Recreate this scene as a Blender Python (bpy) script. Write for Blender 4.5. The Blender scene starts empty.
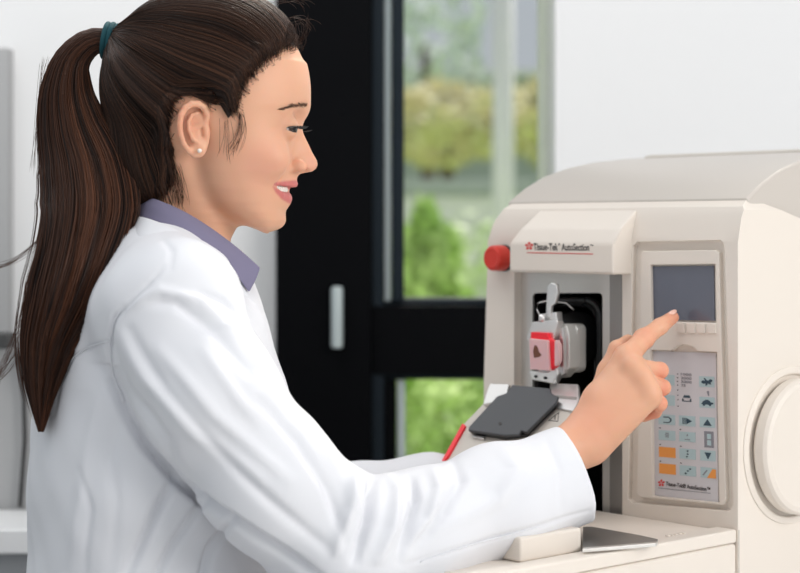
import bpy, bmesh, math, random
import numpy as np
from mathutils import Vector, Matrix
random.seed(3); rng = np.random.default_rng(5)
C = bpy.context.scene.collection
F = 1760.0; HZ = 230.0; H = 1.15
# ---------------------------------------------------------------- camera, world, lights
cd = bpy.data.cameras.new('camera'); cam = bpy.data.objects.new('camera', cd); C.objects.link(cam)
cam.location = (0, 0, H); cam.rotation_euler = (math.pi/2, 0, 0)
cd.sensor_width = 36; cd.lens = 36*F/800; cd.shift_y = -(286.5-HZ)/800
cd.clip_start = .05; cd.clip_end = 200
cd.dof.use_dof = True; cd.dof.focus_distance = 1.74; cd.dof.aperture_fstop = 4.8
bpy.context.scene.camera = cam
sc = bpy.context.scene
sc.view_settings.view_transform = 'Standard'; sc.view_settings.look = 'None'
sc.view_settings.exposure = 0.33; sc.view_settings.gamma = 1; sc.view_settings.use_curve_mapping = False
w = bpy.data.worlds.new('sky'); sc.world = w; w.use_nodes = True
w.node_tree.nodes['Background'].inputs[0].default_value = (.86, .93, 1, 1)
w.node_tree.nodes['Background'].inputs[1].default_value = .40
def area(name, loc, tgt, sx, sy, power, col=(1, 1, 1)):
    l = bpy.data.lights.new(name, 'AREA'); l.shape = 'RECTANGLE'; l.size = sx; l.size_y = sy; l.energy = power; l.color = col
    o = bpy.data.objects.new(name, l); C.objects.link(o); o.location = loc
    o.rotation_euler = (Vector(tgt)-Vector(loc)).to_track_quat('-Z', 'Y').to_euler(); return o
area('window_daylight_right', (2.3, .1, 2.1), (.0, 1.8, 1.1), 1.7, 1.5, 44, (1, .965, .93))
area('overhead_fill_light', (-.3, 1.0, 2.75), (-.1, 1.8, 1.0), 1.4, 1.0, 9, (1, .98, .96))  # unseen overhead light, added as soft fill
area('overhead_fill_light', (-.7, 2.2, 2.7), (-.4, 2.9, .9), .9, .5, 9, (1, .99, .97))  # unseen lamp added to brighten the back wall behind the woman
sl = bpy.data.lights.new('sun', 'SUN'); sl.energy = 6; sl.angle = .3; sl.color = (1, .95, .85)
so = bpy.data.objects.new('sun', sl); C.objects.link(so); so.rotation_euler = (math.radians(-38), math.radians(20), 0)

# ---------------------------------------------------------------- helpers
def P(px, py, Y): return Vector(((px-400)/F*Y, Y, H+(HZ-py)/F*Y))
def mat(name, col, rough=.5, metal=0, spec=.5, **k):
    m = bpy.data.materials.new(name); m.use_nodes = True; nt = m.node_tree
    b = nt.nodes['Principled BSDF']
    b.inputs['Base Color'].default_value = (*col, 1); b.inputs['Roughness'].default_value = rough
    b.inputs['Metallic'].default_value = metal; b.inputs['Specular IOR Level'].default_value = spec
    for a, v in k.items(): b.inputs[a.replace('_', ' ')].default_value = v
    m.diffuse_color = (*col, 1); return m
def bump(m, scale=60, strength=.2, dist=.001, stretch=(1, 1, 1), detail=4, colvar=0):
    nt = m.node_tree; b = nt.nodes['Principled BSDF']
    tc = nt.nodes.new('ShaderNodeTexCoord'); mp = nt.nodes.new('ShaderNodeMapping'); n = nt.nodes.new('ShaderNodeTexNoise')
    bp = nt.nodes.new('ShaderNodeBump'); mp.inputs['Scale'].default_value = stretch
    n.inputs['Scale'].default_value = scale; n.inputs['Detail'].default_value = detail
    bp.inputs['Strength'].default_value = strength; bp.inputs['Distance'].default_value = dist
    L = nt.links.new; L(tc.outputs['Object'], mp.inputs[0]); L(mp.outputs[0], n.inputs['Vector'])
    L(n.outputs['Fac'], bp.inputs['Height']); L(bp.outputs[0], b.inputs['Normal'])
    if colvar:
        c = b.inputs['Base Color'].default_value[:]; mx = nt.nodes.new('ShaderNodeMix'); mx.data_type = 'RGBA'
        mx.inputs[6].default_value = tuple(x*(1-colvar) for x in c[:3])+(1,); mx.inputs[7].default_value = tuple(min(1, x*(1+colvar)) for x in c[:3])+(1,)
        L(n.outputs['Fac'], mx.inputs[0]); L(mx.outputs[2], b.inputs['Base Color'])
    return m
def link(name, me, m=None, parent=None, smooth=False):
    o = bpy.data.objects.new(name, me); C.objects.link(o)
    if m: me.materials.append(m)
    if smooth: me.polygons.foreach_set('use_smooth', [True]*len(me.polygons))
    if parent: o.parent = parent
    return o
def mesh(name, vs, fs):
    me = bpy.data.meshes.new(name); me.from_pydata([tuple(v) for v in vs], [], fs); me.update()
    bm = bmesh.new(); bm.from_mesh(me); bmesh.ops.recalc_face_normals(bm, faces=bm.faces); bm.to_mesh(me); bm.free(); return me
def tag(o, label, cat, group=None, kind=None):
    if label: o['label'] = label
    if cat: o['category'] = cat
    if group: o['group'] = group
    if kind: o['kind'] = kind
    return o
def empty(name, loc, rz=0):
    o = bpy.data.objects.new(name, None); C.objects.link(o); o.location = loc; o.rotation_euler = (0, 0, rz); o.empty_display_size = .05; return o
def bev(o, wd, seg=3, ang=35):
    b = o.modifiers.new('bevel', 'BEVEL'); b.width = wd; b.segments = seg; b.limit_method = 'ANGLE'; b.angle_limit = math.radians(ang)
    o.data.polygons.foreach_set('use_smooth', [True]*len(o.data.polygons))
    n = o.modifiers.new('wn', 'WEIGHTED_NORMAL'); n.keep_sharp = False
    return o
def apply(o):
    dg = bpy.context.evaluated_depsgraph_get(); dg.update()
    me = bpy.data.meshes.new_from_object(o.evaluated_get(dg)); o.modifiers.clear(); o.data = me; return o
def boolean(o, cutters, op='DIFFERENCE'):
    for c in cutters:
        b = o.modifiers.new('b', 'BOOLEAN'); b.operation = op; b.object = c; b.solver = 'EXACT'
    apply(o)
    for c in cutters: bpy.data.objects.remove(c)
    return o
def box(name, lo, hi, m, parent=None, bv=0, kind=None):
    x0, y0, z0 = lo; x1, y1, z1 = hi
    vs = [(x, y, z) for x in (x0, x1) for y in (y0, y1) for z in (z0, z1)]
    fs = [(0, 1, 3, 2), (4, 6, 7, 5), (0, 4, 5, 1), (2, 3, 7, 6), (0, 2, 6, 4), (1, 5, 7, 3)]
    o = link(name, mesh(name, vs, fs), m, parent)
    if bv: bev(o, bv)
    if kind: o['kind'] = kind
    return o
def prism(name, pts, ext, m, parent=None, bv=0, seg=3, inv=None):
    """closed outline pts (3D) pushed along vector ext"""
    n = len(pts); pts = [Vector(p) for p in pts]; ext = Vector(ext)
    vs = pts+[p+ext for p in pts]
    if inv is not None: vs = [inv @ v for v in vs]
    fs = [tuple(range(n)), tuple(range(2*n-1, n-1, -1))]+[(i, (i+1) % n, n+(i+1) % n, n+i) for i in range(n)]
    o = link(name, mesh(name, vs, fs), m, parent)
    if bv: bev(o, bv, seg)
    return o
def tube(name, pts, rs, m, parent=None, n=10, inv=None):
    pts = [Vector(p) for p in pts]
    if not hasattr(rs, '__len__'): rs = [rs]*len(pts)
    vs = []; fs = []; up = Vector((.13, .21, .97))
    for i, p in enumerate(pts):
        t = (pts[min(i+1, len(pts)-1)]-pts[max(i-1, 0)]).normalized()
        a = t.cross(up).normalized(); b = t.cross(a)
        for k in range(n):
            q = 2*math.pi*k/n; vs.append(p+(a*math.cos(q)+b*math.sin(q))*rs[i])
    for i in range(len(pts)-1):
        for k in range(n): fs.append((i*n+k, i*n+(k+1) % n, (i+1)*n+(k+1) % n, (i+1)*n+k))
    fs += [tuple(range(n)), tuple(range(len(vs)-1, len(vs)-n-1, -1))]
    if inv is not None: vs = [inv @ v for v in vs]
    return link(name, mesh(name, vs, fs), m, parent, True)
def lathe(name, prof, base, axis, m, parent=None, n=48, inv=None, smooth=True):
    """prof [(r, h)] about axis from base"""
    axis = Vector(axis).normalized(); a = axis.orthogonal().normalized(); b = axis.cross(a); base = Vector(base)
    vs = []; fs = []
    for r, h in prof:
        for k in range(n):
            q = 2*math.pi*k/n; vs.append(base+axis*h+(a*math.cos(q)+b*math.sin(q))*r)
    for i in range(len(prof)-1):
        for k in range(n): fs.append((i*n+k, i*n+(k+1) % n, (i+1)*n+(k+1) % n, (i+1)*n+k))
    fs += [tuple(range(n)), tuple(range(len(vs)-1, len(vs)-n-1, -1))]
    if inv is not None: vs = [inv @ v for v in vs]
    o = link(name, mesh(name, vs, fs), m, parent, smooth)
    if smooth:
        b = o.modifiers.new('bevel', 'BEVEL'); b.width = .0006; b.segments = 2; b.limit_method = 'ANGLE'; b.angle_limit = math.radians(30)
        o.modifiers.new('wn', 'WEIGHTED_NORMAL')
    return o

# ---------------------------------------------------------------- materials
M = {}
M['wall'] = bump(mat('painted_wall', (.80, .80, .80), .7), 220, .08)
M['wallg'] = mat('grey_panel', (.42, .42, .42), .6)
M['black'] = mat('black_powder_coat', (.002, .0022, .003), .6, 0, .06)
M['darkteal'] = mat('anthracite_profile', (.010, .016, .022), .5, 0, .15)
M['alu'] = mat('pale_aluminium', (.55, .62, .62), .35, .3)
M['glass'] = mat('window_glass', (1, 1, 1), 0, 0, .5, Transmission_Weight=1.0, IOR=1.05)
M['floor'] = bump(mat('floor_vinyl', (.42, .42, .43), .4), 30, .05)
M['desk'] = mat('white_laminate', (.8, .8, .8), .4)
M['grey'] = mat('grey_front', (.3, .31, .32), .5)
M['cable'] = mat('cable_rubber', (.05, .05, .05), .6)
M['cream'] = bump(mat('cream_plastic', (.76, .69, .615), .42), 500, .04, .0004)
M['creamd'] = bump(mat('warm_grey_plastic', (.58, .535, .48), .45), 500, .04, .0004)
M['lid'] = mat('smoky_grey_lid', (.56, .51, .46), .35)
M['steel'] = bump(mat('brushed_steel', (.66, .64, .61), .42, .7), 60, .12, .0006, (1, 1, 14), 3)
M['steeld'] = mat('dark_steel_edge', (.30, .285, .27), .4, .7)
M['blk'] = mat('black_rubber', (.012, .012, .013), .35)
M['charcoal'] = mat('charcoal_plate', (.05, .053, .06), .45)
M['red'] = mat('red_plastic', (.62, .035, .02), .32)
M['redc'] = mat('red_cassette', (.85, .015, .03), .35)
M['silver'] = mat('machined_aluminium', (.72, .71, .70), .28, .85)
M['silverl'] = mat('cast_aluminium', (.68, .67, .64), .38, .55)
M['wax'] = mat('paraffin_wax', (.80, .46, .47), .4, Subsurface_Weight=.2)
M['tissue'] = mat('tissue_section', (.16, .055, .03), .6)
M['ink'] = mat('black_print', (.03, .025, .025), .6)
M['inkg'] = mat('grey_print', (.25, .25, .28), .6)
M['inkn'] = mat('slate_print', (.035, .07, .10), .6)
M['redink'] = mat('red_print', (.65, .04, .035), .6)
M['lcd'] = mat('lcd_glass', (.115, .125, .16), .12, 0, .6)
M['membrane'] = mat('keypad_membrane', (.62, .60, .62), .4)
M['keyblue'] = mat('pale_blue_key', (.44, .57, .59), .45)
M['orange'] = mat('orange_key', (.85, .33, .07), .45)
M['coat'] = bump(mat('white_cotton', (.74, .745, .775), .85, 0, .2), 1400, .12, .0004)
M['lilac'] = bump(mat('lilac_shirt_cotton', (.20, .185, .275), .85, 0, .2), 1500, .3, .0004)
M['teal'] = bump(mat('teal_elastic', (.01, .065, .08), .8, 0, .3), 900, .4, .0006)
M['pearl'] = mat('pearl', (.85, .80, .72), .15)
M['tooth'] = mat('tooth_enamel', (.80, .76, .68), .2)
M['nail'] = mat('fingernail', (.86, .52, .42), .22)
M['trousers'] = mat('dark_trousers', (.03, .035, .05), .85)
def hairmat(name, c1, c2):
    m = mat(name, c1, .45, 0, .22); nt = m.node_tree; b = nt.nodes['Principled BSDF']
    a = nt.nodes.new('ShaderNodeAttribute'); a.attribute_name = 'rnd'
    mx = nt.nodes.new('ShaderNodeMix'); mx.data_type = 'RGBA'; mx.inputs[6].default_value = (*c1, 1); mx.inputs[7].default_value = (*c2, 1)
    nt.links.new(a.outputs['Fac'], mx.inputs[0]); nt.links.new(mx.outputs[2], b.inputs['Base Color']); return m
M['hair'] = hairmat('dark_brown_hair', (.008, .0036, .0024), (.085, .037, .020))
M['pony'] = hairmat('brown_hair', (.010, .0042, .0026), (.13, .048, .023))
def attrmat(name, rough, spec, sss=0, rad=(1, .35, .2), bmp=0):
    m = mat(name, (.6, .3, .2), rough, 0, spec); nt = m.node_tree; b = nt.nodes['Principled BSDF']
    a = nt.nodes.new('ShaderNodeAttribute'); a.attribute_name = 'tint'; nt.links.new(a.outputs['Color'], b.inputs['Base Color'])
    b.inputs['Subsurface Weight'].default_value = sss; b.inputs['Subsurface Radius'].default_value = rad; b.inputs['Subsurface Scale'].default_value = .006
    if bmp:
        n = nt.nodes.new('ShaderNodeTexNoise'); n.inputs['Scale'].default_value = 700; n.inputs['Detail'].default_value = 3
        tc = nt.nodes.new('ShaderNodeTexCoord'); bp = nt.nodes.new('ShaderNodeBump'); bp.inputs['Strength'].default_value = bmp; bp.inputs['Distance'].default_value = .0004
        nt.links.new(tc.outputs['Object'], n.inputs['Vector']); nt.links.new(n.outputs['Fac'], bp.inputs['Height']); nt.links.new(bp.outputs[0], b.inputs['Normal'])
    return m
M['skin'] = attrmat('skin', .5, .35, .35, bmp=.25)
M['eye'] = attrmat('eye', .08, .6)
M['brow'] = mat('brow_hair', (.13, .068, .04), .6)

# ---------------------------------------------------------------- room
WY = 3.0
def XW(px, Y=WY): return (px-400)/F*Y
def ZW(py, Y=WY): return H+(HZ-py)/F*Y
box('floor', (-3, -1.0, -.05), (3, WY, 0), M['floor'], kind='structure')
wb = box('wall_back', (-3, WY, 0), (XW(279), WY+.25, 2.8), M['wall'], kind='structure')
wr = box('wall_right', (XW(549), WY-.12, 0), (3, WY+.25, 2.8), M['wall'], kind='structure')
box('wall_lintel', (XW(279), WY, 2.35), (XW(549), WY+.25, 2.8), M['wall'], kind='structure')
# door frame (black) with window
d = box('door_1', (XW(278), WY-.06, 0), (XW(372), WY+.12, 2.35), M['black'], bv=.004, kind='structure')
hd = empty('hinge', (0, 0, 0)); hd.parent = d
lathe('hinge_barrel', [(.008, 0), (.010, .004), (.010, .098), (.008, .102)], P(337, 348, WY-.075), (0, 0, 1), M['alu'], d, 16)
bpy.data.objects.remove(hd)
win = empty('window_1', (XW(450), WY, 0)); win['kind'] = 'structure'
wi = Matrix.Translation(-win.location)
def wbox(name, px0, px1, py0, py1, y0, y1, m, bv=.002):
    o = box(name, (XW(px0)-win.location.x, y0, ZW(py1)), (XW(px1)-win.location.x, y1, ZW(py0)), m, win, bv); return o
YT = -170
wbox('frame_post', 372, 384, YT, 700, -.04, .10, M['darkteal'])
wbox('gasket_strip', 384.5, 391.5, YT, 303, -.02, .08, M['alu'])
wbox('sash_post', 392, 404, YT, 300, -.03, .09, M['darkteal'])
wbox('gasket_strip', 397, 405, 379, 700, -.02, .08, M['alu'])
wbox('sash_post', 384, 396.5, 379, 700, -.03, .09, M['black'])
wbox('cross_rail', 372, 549, 305, 372, -.045, .10, M['black'])
wbox('cross_rail_bead', 384.5, 549, 299, 304.6, -.02, .09, M['darkteal'])
wbox('cross_rail_bead', 384.5, 549, 372.4, 378.5, -.02, .09, M['darkteal'])
wbox('frame_head', 372, 549, YT-8, YT, -.04, .1, M['black'])
wbox('pane', 404, 549, YT, 299, .02, .028, M['glass'], 0)
wbox('pane', 405, 549, 379, 700, .02, .028, M['glass'], 0)
# left side of the room: pilaster, desk, partition, cable, power box
box('trim_1', (-3, WY-.04, 0), (XW(8, WY-.04), WY, ZW(48, WY-.04)), M['wallg'], kind='structure')
dk = empty('side_desk', (-.75, 2.43, 0)); tag(dk, 'white desk at the left edge behind the woman, with a grey front panel', 'desk')
box('worktop', (-.6, -.08, .717), (.45, .09, .75), M['desk'], dk, .003)
box('front_panel', (-.58, -.06, .02), (.42, .07, .716), M['grey'], dk, .002)
pt = box('desk_partition', (-1.5, 2.525, .0), (-.35, 2.56, 1.0), M['wallg'], bv=.003)
tag(pt, 'grey upright partition panel standing behind the white desk', 'partition')
tag(tube('power_cable', [P(17, 352, 2.515), P(20, 370, 2.512), P(24, 400, 2.512), P(25, 440, 2.512), P(22, 480, 2.512), P(20, 507, 2.512)], .0035, M['cable'], None, 8), 'dark cable hanging down the grey partition beside the desk', 'cable')
pb = box('power_box', (XW(-40, 2.48), 2.48, ZW(349, 2.48)), (XW(9, 2.48), 2.52, ZW(333, 2.48)), M['cable'], bv=.004)
tag(pb, 'small black box fixed at the top of the grey partition, far left', 'power box')
# ---------------------------------------------------------------- outdoors
def folmat(name, c1, c2, sc=3):
    m = mat(name, c1, .8); nt = m.node_tree; b = nt.nodes['Principled BSDF']
    n = nt.nodes.new('ShaderNodeTexNoise'); n.inputs['Scale'].default_value = sc; n.inputs['Detail'].default_value = 5
    tc = nt.nodes.new('ShaderNodeTexCoord'); nt.links.new(tc.outputs['Object'], n.inputs['Vector'])
    r = nt.nodes.new('ShaderNodeValToRGB'); r.color_ramp.elements[0].position = .35; r.color_ramp.elements[1].position = .65
    r.color_ramp.elements[0].color = (*c1, 1); r.color_ramp.elements[1].color = (*c2, 1)
    nt.links.new(n.outputs['Fac'], r.inputs[0]); nt.links.new(r.outputs[0], b.inputs['Base Color']); return m
M['lawn'] = folmat('lawn', (.16, .26, .05), (.30, .42, .12), .8)
M['fol'] = folmat('green_leaves', (.36, .55, .16), (.62, .78, .34))  # leaf colours from here whitened to carry haze and pane reflections
M['foly'] = folmat('yellow_leaves', (.70, .66, .42), (.82, .79, .56))
M['fold'] = folmat('grey_green_leaves', (.55, .64, .6), (.75, .82, .78))
M['folp'] = folmat('pale_green_leaves', (.52, .66, .36), (.78, .86, .62))
M['bark'] = mat('bark', (.12, .09, .07), .9)
M['white'] = mat('white_paint', (.8, .8, .82), .5)
M['blg'] = mat('grey_render', (.42, .46, .47), .8)
M['blglass'] = mat('dark_window_glass', (.2, .24, .27), .2)
box('ground_outside', (-14, WY+.25, -1.05), (14, 45, -1.0), M['lawn'], kind='structure')
def blob(name, c, r, m, parent=None, seed=0, leaves=900, ls=.09):
    rr = np.random.default_rng(seed); vs = []; fs = []
    u = rr.normal(size=(leaves, 3)); u /= np.linalg.norm(u, axis=1)[:, None]
    rad = rr.uniform(.55, 1, leaves)**.5*(1+.18*np.sin(u[:, 0]*7+seed)*np.cos(u[:, 2]*6))
    p = u*rad[:, None]*np.array(r)+np.array(c)
    a = rr.normal(size=(leaves, 3)); b = rr.normal(size=(leaves, 3))
    a /= np.linalg.norm(a, axis=1)[:, None]; b /= np.linalg.norm(b, axis=1)[:, None]
    for i in range(leaves):
        A = a[i]*ls; B = b[i]*ls*.6; k = len(vs); q = p[i]
        vs += [q-A, q+B, q+A, q-B]; fs.append((k, k+1, k+2, k+3))
    me = bpy.data.meshes.new(name); me.from_pydata([tuple(v) for v in vs], [], fs); return link(name, me, m, parent)
def tree(name, px, Y, py, rx, rz, m, label, seed, cat='tree', ls=.12, n=1100, trunk=True):
    t = empty(name, (XW(px, Y), Y, -1.0)); tag(t, label, cat, 'plants seen through the window')
    zc = ZW(py, Y)+1.0
    blob('foliage', (0, 0, zc), (rx, rx, rz), m, t, seed, n, ls)
    if trunk: tube('trunk', [(0, 0, 0), (.05, 0, zc*.5), (0, 0, zc)], [.12, .09, .05], M['bark'], t, 8)
tree('hedge_shrub', 422, 7.0, 310, .17, .40, M['fol'], 'bright green shrub low in the window beside the black frame', 1, 'shrub', .05, 1500)
tree('hedge_shrub', 428, 6.2, 455, .36, .42, M['fol'], 'low green shrub seen below the black window rail', 4, 'shrub', .05, 1500)
tree('yellow_tree', 446, 17, 125, 1.0, .36, M['foly'], 'yellowing tree behind the left side of the window pane', 2, ls=.09, n=2400)
tree('yellow_tree', 556, 19.5, 122, .62, .45, M['foly'], 'yellowing tree at the right side of the window pane next to the white wall', 3, ls=.12)
tree('pale_tree', 425, 20, 45, .7, .9, M['fold'], 'grey green tree top high at the left of the window pane', 5, ls=.12, n=420)
pl = empty('lamp_post', (XW(503, 8.2), 8.2, -1)); tag(pl, 'white upright post outside, right of the middle of the window', 'post')
tube('post', [(0, 0, 0), (0, 0, ZW(-200, 8.2)+1)], .050, M['white'], pl, 16)
lathe('post_base', [(.14, 0), (.14, .03), (.08, .05), (.07, .2)], (0, 0, 0), (0, 0, 1), M['white'], pl, 20)
bd = empty('distant_building', (XW(470, 26), 26, -1)); tag(bd, 'long low grey building beyond the trees, blurred through the window', 'building')
box('wall', (-4.5, 0, 0), (5, 5, ZW(80, 26)+1), M['blg'], bd)
box('roof_edge', (-4.6, -.25, ZW(80, 26)+1.01), (5.1, 5, ZW(72, 26)+1.01), M['white'], bd)
for i in range(5): box('window', (-3.6+i*1.7, -.05, 1.6), (-2.7+i*1.7, -.005, 2.6), M['blglass'], bd)
bw = empty('garden_wall', (XW(470, 11), 11, -1)); tag(bw, 'pale low garden wall with grey panels outside the window', 'garden wall')
box('wall_panel', (-1.6, 0, 0), (1.6, .12, ZW(196, 11)+1), M['white'], bw, .01)
box('coping', (-1.65, -.03, ZW(196, 11)+1.002), (1.65, .15, ZW(180, 11)+1), M['blg'], bw, .01)
tree('hedge_shrub', 478, 9.5, 345, .85, .62, M['folp'], 'wide light green hedge plant at the bottom of the upper window pane', 8, 'shrub', .06, 1800)
# ---------------------------------------------------------------- bench
bn = empty('lab_bench', (.62, 1.85, 0)); tag(bn, 'white laboratory bench carrying the cream microtome', 'bench')
box('bench_top', (-.65, -.75, .72), (.75, .75, .75), M['desk'], bn, .004)
for sx in (-.59, .69):
    for sy in (-.69, .69): box('leg', (sx-.025, sy-.025, 0), (sx+.025, sy+.025, .719), M['grey'], bn, .003)
# ---------------------------------------------------------------- microtome
TZ = .75
AN = math.radians(48)
D = Vector((math.cos(AN), -math.sin(AN), 0)); S_ = Vector((math.sin(AN), math.cos(AN), 0)); UP = Vector((0, 0, 1))
ORI = P(683, 292, 1.85); ORI.z = TZ
mt = empty('microtome', ORI, -AN)
tag(mt, 'large cream automatic microtome with grey lid, red button, screen and keypad', 'laboratory machine')
bpy.context.view_layer.update()
INV = (Matrix.Translation(ORI) @ Matrix.Rotation(-AN, 4, 'Z')).inverted()
def hit(px, py, p0, n):
    o = Vector((0, 0, H)); r = Vector(((px-400)/F, 1, (HZ-py)/F)); t = (Vector(p0)-o).dot(n)/r.dot(n); return o+r*t
def fr(px, py, v=0): return hit(px, py, ORI+S_*v, S_)          # on a front-parallel plane
def L(p): return INV @ Vector(p)
def fslab(name, pix, v, th, m, parent=None, bv=0, seg=3):
    """outline on the front plane at depth v, thickness th towards the back"""
    return prism(name, [fr(a, b, v) for a, b in pix], S_*th, m, parent or mt, bv, seg, INV)
def gslab(name, pix, p0, n, th, m, parent=None, bv=0, seg=3):
    return prism(name, [hit(a, b, p0, n) for a, b in pix], -Vector(n).normalized()*th, m, parent or mt, bv, seg, INV)
def rrect(x0, y0, x1, y1, r, k=4):
    out = []
    for cx, cy, a0 in ((x1-r, y0+r, -90), (x1-r, y1-r, 0), (x0+r, y1-r, 90), (x0+r, y0+r, 180)):
        for i in range(k+1):
            a = math.radians(a0+90*i/k); out.append((cx+r*math.cos(a), cy+r*math.sin(a)))
    return out
def warp(pts, quad):
    """unit square coordinates to a pixel quad (tl,tr,br,bl)"""
    tl, tr, br, bl = quad; o = []
    for s, t in pts:
        o.append(tuple((tl[i]*(1-s)+tr[i]*s)*(1-t)+(bl[i]*(1-s)+br[i]*s)*t for i in (0, 1)))
    return o
UL = L(fr(486, 300)).x; UR = L(fr(738, 300)).x; DEP = .46
zt = L(fr(620, 200)).z
# housing: front outline x side profile
front = [(UL-.004, 0), (UL-.004, L(fr(484, 380)).z), (UL+.003, L(fr(487, 243)).z), (UL+.006, L(fr(490, 226)).z), (UL+.020, L(fr(505, 204)).z), (UL+.05, zt+.001), (UR-.03, zt), (UR-.006, zt-.002), (UR, zt-.012), (UR, 0)]
hs = link('housing', mesh('h', [(u, -.0, z) for u, z in front]+[(u, DEP, z) for u, z in front],
     [tuple(range(10)), tuple(range(19, 9, -1))]+[(i, (i+1) % 10, 10+(i+1) % 10, 10+i) for i in range(10)]), M['cream'], mt)
side = [(-.01, -.01), (.0, zt-.045), (.006, zt-.020), (.012, zt-.008), (.022, zt-.0015), (.034, zt-.001), (DEP+.01, zt-.115), (DEP+.01, -.01)]
sp = link('cut', mesh('c', [(UL-.05, v, z) for v, z in side]+[(UR+.05, v, z) for v, z in side],
     [tuple(range(8)), tuple(range(15, 7, -1))]+[(i, (i+1) % 8, 8+(i+1) % 8, 8+i) for i in range(8)]), None, mt)
boolean(hs, [sp], 'INTERSECT')
def cutslab(pix, v0, th, vr=0): return prism('cut', [fr(a, b, vr)+S_*(v0-vr) for a, b in pix], S_*(th), None, mt, 0, 3, INV)
cuts = [cutslab([(514, 262), (622, 262), (622, 640), (514, 640)], -.02, .22)]
# control area recess with sloping sides is a shallow cut, then screen and keypad windows
rec = [(633, 246), (637, 242), (720, 240), (724, 244), (727, 330), (733, 505), (729, 511), (632, 503), (628, 499)]
cuts.append(cutslab(rec, -.02, .0265))
boolean(hs, cuts)
bev(hs, .005, 4, 30)
hs.data.materials.clear(); hs.data.materials.append(M['cream'])
# inner bezel inside the recess
bz = fslab('control_bezel', [(641, 254), (643, 251), (716, 250), (719, 253), (721, 330), (726, 500), (723, 505), (640, 497), (637, 494)], .0005, .007, M['cream'])
c1 = cutslab([(650, 265), (715, 264), (716, 323), (651, 321)], -.01, .03)
kq = [(650, 350), (716.5, 352), (719, 503), (652, 496)]
c2 = cutslab(kq, -.01, .03)
c3 = prism('cut', [fr(684+15*math.cos(a), 357-12*math.sin(a), 0)-S_*.01 for a in [math.pi*i/14 for i in range(15)]], S_*.03, None, mt, 0, 3, INV)
boolean(bz, [c1, c2, c3]); bev(bz, .0018, 3, 30)
bz.data.materials.clear(); bz.data.materials.append(M['cream'])
fslab('bezel_back', [(645, 257), (715, 256), (722, 499), (643, 494)], .0066, .0012, M['creamd'])
sq = [(651.5, 266.5), (713.5, 265.5), (714.5, 321), (652.5, 319.5)]
scr = fslab('screen', sq, .0045, .002, M['lcd'])
# function buttons under the screen
for i in range(4):
    x = 676+i*10.2
    b = fslab('function_button', [(x, 323+.1*i), (x+8.2, 323.3+.1*i), (x+8.6, 333.2+.1*i), (x+.4, 332.8+.1*i)], -.0012, .0022, M['cream'], None, .0006, 2)
# keypad
kp = fslab('keypad', [(651, 351), (715.7, 353), (718.2, 502), (653, 495)], .0052, .0012, M['membrane'])
def KQ(s, t): return warp([(s, t)], [(651, 351), (715.7, 353), (718.2, 502), (653, 495)])[0]
def kslab(name, st, m, parent=kp, v=.0049, th=.0004): return fslab(name, [KQ(s, t) for s, t in st], v, th, m, parent)
def kbox(name, s0, t0, s1, t1, m, v=.0049, parent=kp, th=.0004): return kslab(name, [(s0, t0), (s1, t0), (s1, t1), (s0, t1)], m, parent, v, th)
cols = [(.165, .405), (.475, .715), (.79, 1.03)]
cols = [(.10, .355), (.415, .665), (.735, .97)]
def key(ci, t0, t1, m): return kbox('key', cols[ci][0], t0, cols[ci][1], t1, m)
rows = [(.155, .225), (.305, .375), (.465, .54), (.60, .675), (.735, .81), (.865, .94)]
rows = [(.160, .232), (.300, .372), (.435, .505), (.545, .612), (.660, .730), (.775, .845)]
ks = {}
for ri, (a, b) in enumerate(rows):
    for ci in range(3):
        if ci == 1 and ri < 2: continue
        if ci == 2 and ri == 3: continue
        if ci == 2 and ri == 4: pass
        m = M['orange'] if (ci == 0 and ri >= 4) else M['keyblue']
        ks[ri, ci] = key(ci, a, b, m)
def sym(pts, ri, ci, name='symbol', m='inkn'):
    s0, s1 = cols[ci]; a, b = rows[ri]
    return kslab(name, [(s0+(s1-s0)*x, a+(b-a)*y) for x, y in pts], M[m], ks[ri, ci], .0046, .0003)
sym([(.5, .2), (.78, .82), (.22, .82)], 2, 2)
sym([(.28, .2), (.72, .2), (.5, .85)], 4, 2)
sym([(.45, .2), (.8, .5), (.45, .82)], 2, 1); sym([(.22, .2), (.28, .2), (.28, .82), (.22, .82)], 2, 1); sym([(.34, .2), (.40, .2), (.40, .82), (.34, .82)], 2, 1)
sym([(.3, .2), (.62, .2), (.78, .4), (.78, .62), (.62, .82), (.3, .82), (.3, .74), (.6, .74), (.7, .58), (.7, .44), (.6, .3), (.3, .3)], 2, 0)
# running rabbit and tortoise
sym([(.12, .55), (.22, .38), (.40, .42), (.30, .18), (.38, .16), (.50, .36), (.62, .40), (.72, .24), (.86, .30), (.86, .46), (.74, .56), (.80, .74), (.66, .72), (.56, .64), (.52, .84), (.40, .86), (.44, .68), (.26, .70)], 0, 2)
sym([(.12, .66), (.24, .40), (.42, .24), (.60, .26), (.74, .46), (.90, .50), (.90, .64), (.76, .68), (.76, .82), (.64, .82), (.62, .70), (.36, .70), (.34, .82), (.22, .82), (.22, .70)], 1, 2)
sym([(.4, .25), (.6, .25), (.6, .32), (.4, .32)], 3, 0, m='inkg'); sym([(.38, .42), (.62, .42), (.62, .5), (.38, .5)], 3, 0, m='inkg'); sym([(.4, .6), (.6, .6), (.6, .68), (.4, .68)], 3, 0, m='inkg')
sym([(.5, .2), (.56, .4), (.44, .4)], 3, 1, m='inkg'); sym([(.34, .72), (.66, .72), (.66, .8), (.34, .8)], 3, 1, m='inkg')
for x, y in ((.5, .2), (.5, .5), (.45, .75)): sym([(x, y-.06), (x+.07, y), (x, y+.1), (x-.07, y)], 4, 1)
for x, y in ((.36, .75), (.5, .5), (.64, .3)): sym([(x, y-.08), (x+.08, y), (x, y+.1), (x-.08, y)], 5, 1)
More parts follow.
